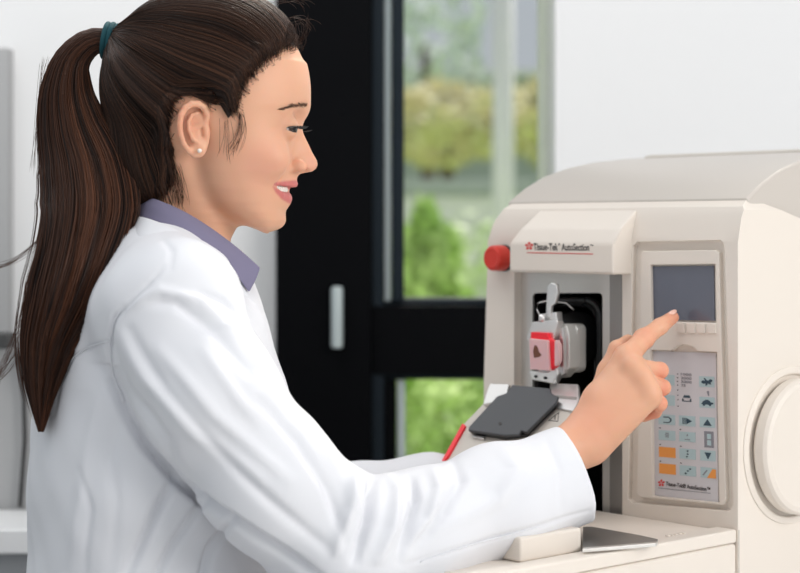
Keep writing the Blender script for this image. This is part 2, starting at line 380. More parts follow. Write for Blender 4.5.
sym([(.12, .75), (.2, .8), (.46, .3), (.38, .25)], 5, 2, m='inkg')
sym([(.42, 1), (.78, .12), (1, .12), (1, 1)], 5, 2, 'orange_corner', 'orange')
sym([(.1, .2), (.3, .2), (.3, .3), (.1, .3)], 0, 0)
kb = kbox('counter_display', .80, .530, .945, .640, M['inkg'])
kbox('digit', .845, .548, .905, .582, M['keyblue'], .0046, kb); kbox('digit', .845, .590, .905, .625, M['keyblue'], .0046, kb)
for t in (.152, .178, .203, .228, .262, .298, .328, .372): kslab('indicator', [(.395, t-.003), (.412, t-.003), (.412, t+.003), (.395, t+.003)], M['ink'])
for ri in (3, 4, 5):
    for ci in (0, 1): kslab('indicator', [(cols[ci][0]+.01, rows[ri][0]-.018), (cols[ci][0]+.03, rows[ri][0]-.018), (cols[ci][0]+.03, rows[ri][0]-.011), (cols[ci][0]+.01, rows[ri][0]-.011)], M['ink'])
def text(name, body, origin, right, up, height, width, m, parent, bold=.0, depth=.0001):
    """lettering laid on a plane: origin lower left, fitted to width"""
    cu = bpy.data.curves.new(name, 'FONT'); cu.body = body; cu.size = 1; cu.extrude = .02; cu.offset = bold; cu.resolution_u = 3
    o = bpy.data.objects.new(name, cu); C.objects.link(o)
    dg = bpy.context.evaluated_depsgraph_get(); dg.update(); me = bpy.data.meshes.new_from_object(o.evaluated_get(dg)); bpy.data.objects.remove(o)
    xs = [v.co.x for v in me.vertices]; x0, x1 = min(xs), max(xs); right = Vector(right).normalized(); up = Vector(up).normalized(); n = right.cross(up)
    for v in me.vertices:
        c = v.co.copy(); v.co = INV @ (Vector(origin)+right*((c.x-x0)/(x1-x0)*width)+up*(c.y*height/.72)+n*(c.z/.02*depth))
    return link(name, me, m, parent)
def ftext(name, body, px, py, px2, hpx, v, m, parent, bold=.0):
    a = fr(px, py, v); b = fr(px2, py, v); wd = (b-a).dot(D); hh = (fr(px, py-hpx, v)-a).z
    return text(name, body, a, D, UP, hh, wd, m, parent, bold)
for t, s in ((.160, '1000'), (.186, '2000'), (.211, '3000'), (.236, '75')):
    x, y = KQ(.455, t); x2, _ = KQ(.62 if s != '75' else .53, t); ftext('printed_number', s, x, y, x2, 2.6, .0049, M['inkg'], kp, .01)
kslab('printed_mark', [(.50, .295), (.58, .295), (.60, .312), (.48, .312)], M['inkn']); kslab('printed_mark', [(.47, .318), (.49, .318), (.49, .332), (.59, .332), (.59, .318), (.61, .318), (.61, .338), (.47, .338)], M['inkn'])
kslab('printed_mark', [(.85, .262), (.87, .255), (.885, .262), (.885, .29), (.87, .29)], M['inkg'])
def star(cx, cy, r, v, m, parent, fn):
    for k in range(5):
        a = math.radians(-90+72*k); ca, sa = math.cos(a), math.sin(a)
        pt_ = []
        for q, wd in ((.12, .0), (.55, .26), (.85, .30), (1, .0), (.85, -.30), (.55, -.26)):
            pt_.append((cx+r*(q*ca-wd*sa), cy+r*(q*sa+wd*ca)))
        fn('logo_petal', pt_, v, .0003, m, parent)
lg = empty('keypad_logo', (0, 0, 0)); lg.parent = kp
x, y = KQ(.20, .915); bpy.data.objects.remove(lg)
ftext('keypad_lettering', 'Tissue-Tek\u00ae AutoSection\u2122', x, y+1.4, KQ(.88, .91)[0], 4.2, .0049, M['ink'], kp, .012)
star(x-4.6, y-1, 3.6, .0049, M['redink'], kp, fslab)
kslab('underline', [(.08, .945), (.88, .945), (.88, .949), (.08, .949)], M['inkg'])
# header cover with the maker's name
VH = -.026
hu0 = L(fr(509, 255, VH)).x; hu1 = L(fr(613, 255, VH)).x; z0 = L(fr(560, 273.5, VH)).z; z1 = L(fr(560, 240, VH)).z; zt2 = L(fr(560, 214, 0)).z
pr = [(.004, z0), (VH+.001, z0), (VH, z0+.004), (VH, z1-.004), (VH+.004, z1+.003), (VH*.62, z1+.013), (.010, zt-.010)]
vs = [(hu0+(.0 if v < -.02 else (-.002)), v, z) for v, z in pr]+[(hu1+(.0 if v < -.02 else .004), v, z) for v, z in pr]
# upper left corner leans in
for i in (4, 5, 6): vs[i] = (hu0+[.004, .010, .014][i-4], vs[i][1], vs[i][2])
hdr = link('header_cover', mesh('hc', vs, [tuple(range(7)), tuple(range(13, 6, -1))]+[(i, (i+1) % 7, 7+(i+1) % 7, 7+i) for i in range(7)]), M['cream'], mt)
bev(hdr, .003, 4, 20)
ftext('maker_lettering', 'Tissue-Tek', 533.5, 250, 557.8, 7.0, VH-.0001, M['ink'], hdr, .02)
ftext('maker_lettering', '\u00ae', 558.3, 245.5, 560, 2.2, VH-.0001, M['ink'], hdr, .01)
ftext('maker_lettering', 'AutoSection', 561.5, 250.4, 589.2, 7.0, VH-.0001, M['ink'], hdr, .02)
ftext('maker_lettering', '\u2122', 589.8, 246.6, 593.3, 2.0, VH-.0001, M['ink'], hdr, .01)
star(529, 246, 4.2, VH-.0003, M['redink'], hdr, fslab)
fslab('red_underline', [(527, 252.2), (593, 253.6), (593, 254.4), (527, 253.0)], VH-.0003, .0003, M['redink'], hdr)
# grey lid
zl = zt+.0005
lid = [(.020, zl-.004), (.022, zl), (.05, zl+.016), (.085, zl+.031), (.125, zl+.042), (.17, zl+.050), (.23, zl+.056), (.32, zl+.061), (.44, zl+.061), (.455, zl+.03), (.455, zl-.12), (.03, zl-.012)]
n = len(lid)
ld = link('lid', mesh('lid', [(UL+.012+max(0, .035-v)*.15, v, z) for v, z in lid]+[(UR-.004-max(0, z-zl)*.12, v, z) for v, z in lid],
     [tuple(range(n)), tuple(range(2*n-1, n-1, -1))]+[(i, (i+1) % n, n+(i+1) % n, n+i) for i in range(n)]), M['lid'], mt)
bev(ld, .012, 5, 50)
ls_ = [(.25, zl+.0560), (.33, zl+.0605), (.44, zl+.060), (.44, zl+.064), (.33, zl+.0645), (.26, zl+.0615), (.25, zl+.0595)]
n = len(ls_)
lr = link('lid_ridge', mesh('lr', [(UL+.03, v, z) for v, z in ls_]+[(UR-.012, v, z) for v, z in ls_],
     [tuple(range(n)), tuple(range(2*n-1, n-1, -1))]+[(i, (i+1) % n, n+(i+1) % n, n+i) for i in range(n)]), M['creamd'], mt)
bev(lr, .003)
# red stop button on the left jamb
bc = fr(505, 258, 0.0); ax = -S_
lathe('button_collar', [(.0135, -.004), (.0155, -.002), (.0155, .003), (.0125, .004)], bc, ax, M['blk'], mt, 32, INV)
rb = lathe('stop_button', [(.0115, .004), (.0148, .0045), (.0152, .006), (.0150, .014), (.0146, .0195), (.0128, .0222), (.0100, .0230), (.0092, .0222), (.004, .0222), (.0005, .0222)], bc, ax, M['red'], mt, 48, INV)
# steel plate with opening
stp = fslab('steel_plate', [(500, 266), (624, 266), (624, 600), (500, 600)], .012, .003, M['steel'])
boolean(stp, [cutslab(rrect(532.5, 293, 602.5, 545, 4), 0, .05, .012)])
fslab('steel_side_strip', [(609.5, 272), (622, 272), (622, 560), (609.5, 560)], .0095, .002, M['steeld'], None, .0005)
# black inner cavity
U0, U1 = L(fr(514, 300)).x, L(fr(622, 300)).x
cav = empty('cavity', (0, 0, 0)); cav.parent = mt
box('cavity_back', (U0, .18, .03), (U1, .184, zt-.06), M['blk'], mt); bpy.data.objects.remove(cav)
box('cavity_side', (U0+.0005, .016, .03), (U0+.003, .18, zt-.07), M['blk'], mt); box('cavity_side', (U1-.003, .016, .03), (U1-.0005, .18, zt-.07), M['blk'], mt)
box('cavity_top', (U0, .016, zt-.068), (U1, .18, zt-.066), M['blk'], mt)
for i, (a, b) in enumerate(((536, 600), (540, 597))):
    q = [fr(x, y, .03+.03*i) for x, y in rrect(a, 300+4*i, b, 420, 14, 6)]
    tube('bellows_fold', q+[q[0]], .004, M['blk'], mt, 8, INV)
# specimen arm
sa = empty('specimen_head', (0, 0, 0)); sa.parent = mt
def fs2(name, pix, v, th, m, bv=.001): return fslab(name, pix, v, th, m, sa, bv)
VF = -.030
tube('arm_barrel', [fr(580, 335, .15), fr(575, 338, .03)], [.030, .030], M['blk'], sa, 32, INV)
fs2('mount_block', rrect(549, 324, 577, 373, 6), -.012, .016, M['silverl'], .002)
fs2('mount_slot', rrect(567, 331, 573.5, 366, 2), -.0135, .004, M['blk'], .0003)
fs2('clamp_body', [(541, 330), (566, 325), (569, 336), (569, 368), (560, 378), (543, 378), (538, 372), (536, 336)], VF+.004, .018, M['silverl'], .0015)
fs2('clamp_rib', [(559, 329), (563, 327), (564, 374), (560, 377)], VF+.001, .006, M['silver'], .0006)
fs2('clamp_jaw', [(532, 322), (556, 320), (558, 322), (553, 341), (549, 343), (547, 337), (531, 336), (529, 341), (526, 339)], VF-.006, .010, M['silver'], .0012)
fs2('lower_jaw', [(529, 371), (548, 372), (556, 366), (558, 374), (553, 384), (532, 380)], VF-.006, .010, M['silver'], .0012)
fs2('screw', [(545+1.6*math.cos(a), 378+1.6*math.sin(a)) for a in [i*.785 for i in range(8)]], VF-.0068, .002, M['blk'], 0)
fs2('screw', [(535.5+1.6*math.cos(a), 376.5+1.6*math.sin(a)) for a in [i*.785 for i in range(8)]], VF-.0068, .002, M['blk'], 0)
fs2('lever_bracket', [(540, 314), (556, 312), (557, 322), (541, 324)], VF+.002, .010, M['silver'], .001)
tube('ball_knob', [fr(542, 321.5, VF-.004), fr(542.3, 314.5, VF-.004)], [.0042, .0034], M['silver'], sa, 14, INV)
fs2('clamp_lever', [(547, 286), (551, 282.5), (556, 284), (557.5, 293), (555, 303), (551, 306), (550, 318), (545.5, 318), (546, 304)], VF+.001, .005, M['silver'], .0012)
tube('wire_spring', [fr(541, 318, VF+.006), fr(537, 310, VF+.008), fr(538, 303, VF+.012), fr(546, 301, VF+.014), fr(566, 303, VF+.02), fr(574, 310, VF+.026)], .0007, M['silver'], sa, 6, INV)
# tissue cassette: lifts out of the clamp
cs = empty('tissue_cassette', ORI, -AN); tag(cs, 'red cassette with pale pink wax block and brown tissue clamped in the microtome head', 'cassette')
def cslab(name, pix, v, th, m, par=None, bv=.0008): return fslab(name, pix, v, th, m, par or cs, bv)
cslab('cassette_frame', [(530.5, 332), (547, 333), (549, 339), (556, 342), (556, 366), (550, 371), (547, 369), (531, 368)], VF-.011, .0065, M['redc'])
cslab('clear_rim', [(556, 340), (558.5, 346), (558.5, 361), (556, 366), (554.5, 366), (554.5, 341)], VF-.012, .006, M['wax'], None, .0004)
wx = cslab('wax_block', [(529, 338.5), (547.5, 340.5), (549, 371), (529.8, 369.5)], VF-.0145, .0055, M['wax'], None, .0010)
cslab('tissue_section', [(534.5, 345), (537, 346), (539, 352), (541.5, 355), (539, 357), (534, 358), (533, 351)], VF-.01475, .0004, M['tissue'], wx, 0)
# blade holder: sloping top facing the operator
P0 = fr(530, 385, -.030); NS = (-S_*.62+UP*.78).normalized()
bh = empty('blade_holder', (0, 0, 0)); bh.parent = mt
body = [(497, 389), (573, 392), (577, 410), (545, 470), (432, 470), (440, 462), (447, 452), (462, 425)]
gslab('blade_holder_body', body, P0, NS, .034, M['creamd'], bh, .002)
gslab('clamp_plate', [(490, 383.5), (509, 384), (507, 393), (500, 401), (483, 404), (487, 391)], P0+NS*.004, NS, .004, M['silver'], bh, .0008)
gslab('clamp_plate', [(550, 383), (578, 384), (579, 400), (573, 411), (548, 406)], P0+NS*.003, NS, .005, M['silver'], bh, .0008)
gslab('clamp_groove', [(553, 395), (577, 397), (576.5, 399.5), (552.5, 397.5)], P0+NS*.0034, NS, .0006, M['steeld'], bh)
gp = gslab('blade_guard', [(512, 384.5), (550, 388), (551, 392.5), (555, 395), (558, 396), (556, 402), (526, 432), (521, 430.5), (519, 434.5), (504, 435), (468, 430), (468.5, 427), (497, 396), (506, 393)], P0+NS*.010, NS, .004, M['charcoal'], bh, .0012)
gslab('rivet', [(500+1.8*math.cos(a), 423.5+1.6*math.sin(a)) for a in [i*.785 for i in range(8)]], P0+NS*.0104, NS, .001, M['ink'], gp)
gslab('guard_edge', [(470, 431.5), (504, 437.5), (526, 434.5), (556, 404.5), (551, 401), (521, 429), (504, 432), (470, 428)], P0+NS*.005, NS, .004, M['blk'], bh, .0008)
gslab('release_pin', [(473, 434), (484, 436), (483.5, 438.6), (472.5, 436.6)], P0+NS*.0035, NS, .004, M['silver'], bh, .0006)
wt = [(548, 420.5), (559, 412), (558, 421.5)]
def outline_tri(t, w=.16):
    cx = sum(a for a, b in t)/3; cy = sum(b for a, b in t)/3
    for i in range(3):
        a, b = t[i], t[(i+1) % 3]; ai = (a[0]+(cx-a[0])*w, a[1]+(cy-a[1])*w); bi = (b[0]+(cx-b[0])*w, b[1]+(cy-b[1])*w)
        gslab('warning_triangle', [a, b, bi, ai], P0+NS*.0003, NS, .0004, M['ink'], bh)
outline_tri(wt); gslab('warning_mark', [(554.6, 415.5), (555.6, 415.3), (555.3, 419.4), (554.3, 419.4)], P0+NS*.0003, NS, .0004, M['ink'], bh)
gslab('red_edge', [(462, 423), (465.5, 425), (448, 456), (440, 463)], P0+NS*.003, NS, .006, M['redc'], bh, .0008)
# waste tray / foot of the machine in front
zb = L(fr(735, 529)).z
def mbox(name, lo, hi, m, bv=.003, par=None): return box(name, lo, hi, m, par or mt, bv)
u_r = UR-.001
mbox('base_foot', (UL-.03, -.365, 0), (u_r, -.0005, zb-.014), M['cream'], .004)
mbox('tray_right_wall', (u_r-.026, -.365, zb-.0138), (u_r, -.0005, zb), M['cream'], .0025)
bq_ = L(hit(582, 549, Vector((0, 0, TZ+zb)), UP)); bt_ = L(hit(582, 527.5, ORI+S_*bq_.y, S_)).z
mbox('tray_deck', (UL-.03, -.365, zb-.0138), (u_r-.0265, -.0005, zb-.003), M['cream'], .002)
mbox('tray_left_block', (UL-.028, -.285, zb-.0028), (bq_.x, bq_.y, bt_), M['cream'], .003)
ZP = Vector((0, 0, TZ+zb+.004))
gslab('drip_tray', [(582.5, 547.5), (656, 541.5), (658, 539), (640, 535), (592, 526.5), (583, 526.5)], ZP, UP, .0025, M['steeld'], None, .0006)
gslab('drip_tray_lip', [(582.5, 549), (656, 543), (658, 541.3), (583, 547.3)], ZP+UP*.0012, UP, .0035, M['steel'], None, .0005)
for k in range(5): mbox('grip_rib', (u_r-.024, -.062-.006*k, zb), (u_r-.019, -.059-.006*k, zb+.0012), M['cream'], .0004)
fslab('housing_slot', [(668, 523.5), (710, 528.5), (710, 529.6), (668, 525)], -.0006, .001, M['blk'])
# handwheel on the right side
hc = hit(791, 445, ORI+D*UR, D)
lathe('wheel_recess_rim', [(.082, -.002), (.083, 0), (.0825, .0015), (.0765, .0030), (.0745, .002), (.074, -.002)], hc, D, M['cream'], mt, 72, INV)
hw = lathe('handwheel', [(.03, 0), (.068, .002), (.0715, .006), (.0715, .016), (.069, .020), (.064, .0215), (.060, .0205), (.03, .0205), (.0005, .0205)], hc, D, M['cream'], mt, 72, INV)
side_seam = hit(760, 560, ORI+D*UR, D)
mbox('side_seam', (UR-.0002, .0005, 0), (UR+.0004, .0022, L(fr(737, 530)).z), M['creamd'], 0)
# ================================================================ person
Y0 = 1.75; SC = Y0/F
def surface_nets(f, org, h):
    s = f < 0
    nx, ny, nz = f.shape
    cs_ = np.zeros((nx-1, ny-1, nz-1), np.int8)
    for a in (0, 1):
        for b in (0, 1):
            for c in (0, 1): cs_ += s[a:nx-1+a, b:ny-1+b, c:nz-1+c]
    act = (cs_ > 0) & (cs_ < 8)
    idx = -np.ones(act.shape, np.int64); ii, jj, kk = np.nonzero(act); idx[ii, jj, kk] = np.arange(len(ii))
    acc = np.zeros((len(ii), 3)); cnt = np.zeros(len(ii))
    cor = [(a, b, c) for a in (0, 1) for b in (0, 1) for c in (0, 1)]
    for p in cor:
        for ax in range(3):
            if p[ax]: continue
            q = list(p); q[ax] = 1
            fa = f[ii+p[0], jj+p[1], kk+p[2]]; fb = f[ii+q[0], jj+q[1], kk+q[2]]
            m = (fa < 0) != (fb < 0); t = np.where(m, fa/np.where(m, fa-fb, 1), 0)
            v = np.tile(np.array(p, float), (len(ii), 1)); v[:, ax] += t
            acc += v*m[:, None]; cnt += m
    vs = (np.stack([ii, jj, kk], 1)+acc/cnt[:, None])*h+np.array(org)
    quads = []
    for ax in range(3):
        sl0 = [slice(1, -1)]*3; sl1 = [slice(1, -1)]*3; sl0[ax] = slice(0, -1); sl1[ax] = slice(1, None)
        a = s[tuple(sl0)]; b = s[tuple(sl1)]; cr = a != b
        i, j, k = np.nonzero(cr); base = [i+1, j+1, k+1]; base[ax] = base[ax]-1
        flip = a[i, j, k]
        o1, o2 = [x for x in range(3) if x != ax]
        def cell(d1, d2):
            c = [base[0].copy(), base[1].copy(), base[2].copy()]; c[o1] = c[o1]-d1; c[o2] = c[o2]-d2; return idx[c[0], c[1], c[2]]
        q = np.stack([cell(1, 1), cell(0, 1), cell(0, 0), cell(1, 0)], 1)
        if ax == 1: flip = ~flip
        q[~flip] = q[~flip][:, ::-1]; quads.append(q)
    q = np.concatenate(quads); q = q[(q >= 0).all(1)]
    return vs, q
def npmesh(name, vs, q):
    me = bpy.data.meshes.new(name); n = len(vs); m = len(q); k = q.shape[1]
    me.vertices.add(n); me.vertices.foreach_set('co', np.asarray(vs, np.float32).ravel())
    me.loops.add(m*k); me.loops.foreach_set('vertex_index', q.astype(np.int32).ravel())
    me.polygons.add(m); me.polygons.foreach_set('loop_start', np.arange(0, m*k, k, dtype=np.int32))
    me.polygons.foreach_set('use_smooth', np.ones(m, bool)); me.update(calc_edges=True); return me
def grid(lo, hi, h):
    ax = [np.arange(lo[i], hi[i], h, dtype=np.float32) for i in range(3)]
    return np.meshgrid(*ax, indexing='ij', sparse=True), ax
def smin(a, b, k):
    h = np.clip(.5+.5*(b-a)/k, 0, 1); return b+(a-b)*h-k*h*(1-h)
def smax(a, b, k): return -smin(-a, -b, k)
def rcone(G, a, b, r1, r2, ys=1.0):
    X, Y, Z = G; a = np.array(a, float); b = np.array(b, float); ba = b-a; ba2 = ba*np.array([1, ys, 1])
    dx = X-a[0]; dy = (Y-a[1])*ys; dz = Z-a[2]
    t = np.clip((dx*ba2[0]+dy*ba2[1]+dz*ba2[2])/max((ba2**2).sum(), 1e-12), 0, 1)
    return np.sqrt((dx-ba2[0]*t)**2+(dy-ba2[1]*t)**2+(dz-ba2[2]*t)**2)-(r1+(r2-r1)*t)
def ell(G, c, r, rot=0):
    """ellipsoid, rot about Y in degrees"""
    X, Y, Z = G; dx = X-c[0]; dy = Y-c[1]; dz = Z-c[2]; a = math.radians(rot)
    x = dx*math.cos(a)+dz*math.sin(a); z = -dx*math.sin(a)+dz*math.cos(a)
    k0 = np.sqrt((x/r[0])**2+(dy/r[1])**2+(z/r[2])**2); k1 = np.sqrt((x/r[0]**2)**2+(dy/r[1]**2)**2+(z/r[2]**2)**2)
    return k0*(k0-1)/np.maximum(k1, 1e-6)
def chain(G, pts, rs, k=.003, ys=1):
    f = None
    for i in range(len(pts)-1):
        g = rcone(G, pts[i], pts[i+1], rs[i], rs[i+1], ys); f = g if f is None else smin(f, g, k)
    return f
def O(px, py, yo=0.0): return ((px-400)*SC, yo, H+(HZ-py)*SC)           # head coordinates (profile pixel, distance from midline)
def N_(px, py, yo):                                                     # the same, for a pixel seen at that distance towards the camera
    Y = Y0-yo; return ((px-400)/F*Y, yo, H+(HZ-py)/F*Y)
prof = np.array([(60, 303), (72, 306), (85, 308), (93, 308.5), (100, 309), (106, 309.5), (111, 308.5), (115.4, 306), (120, 302.5), (124, 301), (130, 301.5), (138, 305.5), (146, 309.4), (152, 312.2), (157, 315), (161, 317.2), (165, 317.8), (169, 316), (171.5, 312), (173, 304), (174.5, 299), (178, 297), (181, 297), (184, 298), (186.5, 297), (188.5, 291.5), (192, 289), (195, 291), (199, 292), (203, 291), (207, 288.5), (211, 285.8), (215, 285.6), (220, 286), (224, 285), (228, 282.5), (231, 277), (233, 270)])
base = np.array([(60, 303), (85, 307), (100, 307), (108, 304), (118, 297), (130, 294), (145, 294.5), (160, 293), (172, 291), (182, 288.5), (190, 286.5), (200, 285), (210, 283), (220, 283), (226, 280), (230, 275), (233, 268)])
sig = np.array([(60, .04), (93, .035), (106, .016), (116, .009), (124, .0075), (140, .0075), (152, .0085), (163, .0105), (170, .0110), (174, .009), (180, .014), (186, .019), (200, .019), (207, .016), (215, .018), (225, .018), (233, .018)])
wt_ = np.array([(60, .062), (90, .067), (110, .069), (135, .069), (155, .067), (172, .063), (190, .057), (203, .051), (212, .045), (220, .037), (227, .028), (231, .018), (234, .006)])
xb = np.array([(60, 150), (100, 165), (130, 178), (160, 184), (185, 190), (200, 200), (212, 216), (222, 236), (230, 258), (234, 266)])
xc = np.array([(60, 230), (130, 238), (185, 240), (205, 244), (215, 252), (225, 262), (234, 268)])
def tab(t, py): return np.interp(py, t[:, 0], t[:, 1])
HC = O(209, 87); 
def cranium(G, inf=0): return ell(G, HC, (.0975+inf, .0765+inf, .0905+inf), 0)
def head_sdf(G, h):
    X, Yo, Z = G                        # Yo = |Y-Y0|
    py = HZ-(Z-H)/SC; px = X/SC+400
    pyc = np.clip(py, 58, 234)
    A0 = tab(base, pyc); cx = tab(xc, pyc); W = tab(wt_, pyc); bk = tab(xb, pyc); pf = tab(prof, pyc); sg = tab(sig, pyc)
    bmp = (pf-A0)*np.exp(-(Yo/sg)**2)
    dx = px-cx; dx = np.where(dx > 0, dx-bmp*np.clip(dx/25, 0, 1), dx)
    ex = np.where(dx > 0, dx/(A0-cx), -dx/(cx-bk)); p = 2.25
    rho = (np.abs(ex)**p+(Yo/W)**p)**(1/p)
    f = (rho-1)*.04
    gx, gy, gz = np.gradient(f, h); f = f/np.clip(np.sqrt(gx*gx+gy*gy+gz*gz), .25, 6)
    f = np.maximum(f, (py-233.5)*SC); f = np.maximum(f, (66-py)*SC)
    f = smin(f, cranium(G), .012)
    # nose wings, nostrils, eye sockets, cheek, lids
    wing = ell(G, O(299, 165.5, .0125), (.0088, .0052, .0062), -20); f = smin(f, wing, .0035)
    f = smax(f, -ell(G, O(305, 171.2, .0060), (.0058, .0026, .0030), -12), .0016)
    f = smax(f, -rcone(G, O(293.2, 159.5, .0165), O(291, 168, .0195), .0004, .0008), .003)     # crease behind the wing
    f = smax(f, -ell(G, O(302, 122, .026), (.0075, .013, .008)), .008)
    f = smin(f, ell(G, O(272, 160, .045), (.020, .014, .017)), .014)
    # smile crease
    f = smax(f, -rcone(G, N_(285, 176, .033), N_(273, 184, .036), .0003, .0012), .004)
    E = O(287.6, 129.5, .0315)
    r = np.sqrt((X-E[0])**2+(Yo-E[1])**2+(Z-E[2])**2)
    f = smin(f, r-.0131, .004)
    az = np.degrees(np.arctan2(Yo-E[1], X-E[0])); el = np.degrees(np.arcsin(np.clip((Z-E[2])/np.maximum(r, 1e-5), -1, 1)))
    cut = (np.sqrt(((az-22)/62)**2+((el+11-.06*np.abs(az-20))/13)**2)-1)*.0028
    f = smax(f, -np.maximum(cut, np.maximum(.0108-r, r-.022)), .0008)
    # crease of the upper lid
    f = smax(f, -rcone(G, N_(284, 122.5, .038), N_(298, 120.8, .030), .0003, .0006), .0022)
    # mouth: parted in a smile
    ml = [O(293, 189.8, 0), O(290, 189.8, .010), O(284.5, 189.3, .0230), O(280.5, 187.8, .0300), O(277, 185.9, .0350)]
    f = smax(f, -chain(G, ml, [.0030, .0034, .0036, .0026, .0010], .002), .0012)
    ul = [O(293.2, 184.0, 0), O(290.6, 183.9, .010), O(285, 184.0, .0225), O(281, 184.3, .0295), O(277, 184.9, .0345)]
    f = smin(f, chain(G, ul, [.0028, .0029, .0025, .0018, .0008], .002), .0018)
    lo = [O(286.8, 198.0, 0), O(285.3, 197.6, .009), O(281.5, 195.6, .0215), O(279, 191.8, .0295), O(276.5, 188.2, .0350)]
    f = smin(f, chain(G, lo, [.0046, .0044, .0036, .0022, .0008], .002), .002)
    # ear
    def e(z, yo): return N_(165+z[0]*.1395, 90+z[1]*.1395, yo)
    plate = ell(G, e((205, 285), .0745), (.0150, .0048, .0255), 10)
    f2 = plate
    hp = [((250, 262), .0725), ((292, 232), .0755), ((303, 180), .0770), ((282, 128), .079), ((240, 100), .082), ((190, 100), .085), ((145, 128), .087), ((115, 180), .0885), ((105, 250), .0885), ((112, 320), .0870), ((135, 385), .0845), ((170, 435), .081), ((205, 460), .078)]
    helix = chain(G, [e(a, b) for a, b in hp], [.0016, .0024, .0029, .0031, .0031, .0031, .0030, .0029, .0028, .0027, .0026, .0028, .0035], .001)
    f2 = smax(f2, -ell(G, e((225, 250), .0850), (.0085, .0075, .0110), 10), .002)      # concha
    f2 = smax(f2, -rcone(G, e((262, 282), .078), e((266, 330), .078), .0022, .0016), .001)
    f2 = smin(f2, helix, .0018)
    anti = chain(G, [e((235, 165), .0790), e((190, 180), .0815), e((168, 230), .0830), e((172, 290), .0825), e((198, 350), .0810), e((235, 375), .0795)], [.0014, .0018, .0021, .0022, .0021, .0018], .001)
    f2 = smin(f2, anti, .0025)
    f2 = smin(f2, rcone(G, e((175, 272), .0790), e((245, 262), .0765), .0010, .0016), .002)
    f2 = smin(f2, ell(G, e((297, 300), .0765), (.0030, .0035, .0058), 0), .002)         # tragus
    f2 = smin(f2, ell(G, e((235, 425), .0765), (.0078, .0042, .0080), 0), .003)
    f = smin(f, f2, .0022)
    return f
def sdf_mesh_world(fn, lo, hi, h, absy=False):
    (X, Y, Z), ax = grid(lo, hi, h)
    G = (X, np.abs(Y-Y0) if absy else Y, Z)
    f = fn(G, h) if absy else fn(G)
    return f, ax
# --- head, neck and upper chest
t0 = O(90, 250); lo = (t0[0], Y0-.105, H-.17); hi = (O(330, 0)[0], Y0+.105, H+.25)
hh = .00135
(X, Y, Z), ax = grid(lo, hi, hh); G = (X, np.abs(Y-Y0), Z); GW = (X, Y, Z)
fh = head_sdf(G, hh)
neck = chain(G, [O(195, 165), O(181, 205), O(172, 245), O(168, 330)], [.043, .0445, .0480, .062], .01)
jawn = rcone(G, O(215, 205, .0), O(200, 235, 0), .030, .028); neck = smin(neck, jawn, .012)
stern = rcone(G, O(188, 165, .045), O(222, 262, .012), .012, .010); neck = smin(neck, stern, .012)
fh = smin(fh, neck, .011)
fbody = smin(fh, ell(G, O(165, 335), (.078, .12, .065)), .02)
hv, hq = surface_nets(fbody, lo, hh)
# hair cap field on the same grid
def SD(x, y): return (400+(x-400)*.96, 230+(y-230)*.96)
hairline = np.array([(60, -60), (262, -60), (300, -12), (303, 20), (302, 46), (297, 53), (286, 60), SD(268, 68), SD(256, 80), SD(247, 94), SD(242, 106), SD(240, 120), SD(231, 130), SD(222, 126), SD(214, 112), SD(208, 100), SD(200, 96), SD(188, 98), SD(179, 105), SD(172, 122), SD(171, 148), SD(176, 166), SD(172, 186), SD(162, 204), (120, 226), (60, 226)], float)
def polysd(px, py, poly):
    d2 = np.full(np.broadcast(px, py).shape, 1e9); ins = np.zeros(d2.shape, bool); n = len(poly)
    for i in range(n):
        a = poly[i]; b = poly[(i+1) % n]; e = b-a; wx = px-a[0]; wy = py-a[1]
        t = np.clip((wx*e[0]+wy*e[1])/(e@e), 0, 1); d2 = np.minimum(d2, (wx-e[0]*t)**2+(wy-e[1]*t)**2)
        c = ((a[1] <= py) != (b[1] <= py)) & (px < a[0]+(py-a[1])/(b[1]-a[1]+1e-12)*e[0]); ins ^= c
    return np.where(ins, -1, 1)*np.sqrt(d2)
PXo = X[:, :, :]/SC+400; PYo = HZ-(Z-H)/SC
TIE = O(112, 41)
sd2 = polysd(PXo, PYo, hairline)                 # px, negative inside the hair
skull = smin(fh if False else cranium(G), neck, .01)
skull = smin(skull, ell(G, O(150, 165), (.034, .052, .045)), .02)
skull = np.minimum(skull, fh+.0005)
inside = np.clip(-sd2, -6, 40)
cap = skull-(np.clip(inside*.00055, -.004, .0085))
knot = chain(G, [O(160, 66), O(132, 48), O(121, 44)], [.044, .020, .0125], .008, 1.0)
capfull = smin(skull-np.clip(inside*.00055, .0003, .0085), knot, .014); cap = smin(cap, knot, .014)
cap = np.maximum(cap, (sd2+9)*SC*.7)
cv, cq = surface_nets(cap, lo, hh)
def sample(f, p):
    g = (p-np.array(lo))/hh; g = np.clip(g, 0, np.array(f.shape)-1.001); i = g.astype(int); t = g-i; r = 0
    for a in (0, 1):
        for b in (0, 1):
            for c in (0, 1):
                wgt = (t[:, 0] if a else 1-t[:, 0])*(t[:, 1] if b else 1-t[:, 1])*(t[:, 2] if c else 1-t[:, 2]); r = r+wgt*f[i[:, 0]+a, i[:, 1]+b, i[:, 2]+c]
    return r
def gradf(f, p):
    e = .002; g = np.stack([sample(f, p+np.eye(3)[k]*e)-sample(f, p-np.eye(3)[k]*e) for k in range(3)], 1)
    return g/np.maximum(np.linalg.norm(g, axis=1)[:, None], 1e-9)
person = empty('person', (-.2, 1.75, 0)); tag(person, 'woman in a white lab coat with a long brown ponytail pressing the machine screen', 'person')
PI_ = Matrix.Translation(-person.location); bpy.context.view_layer.update()
poff = np.array(person.location)
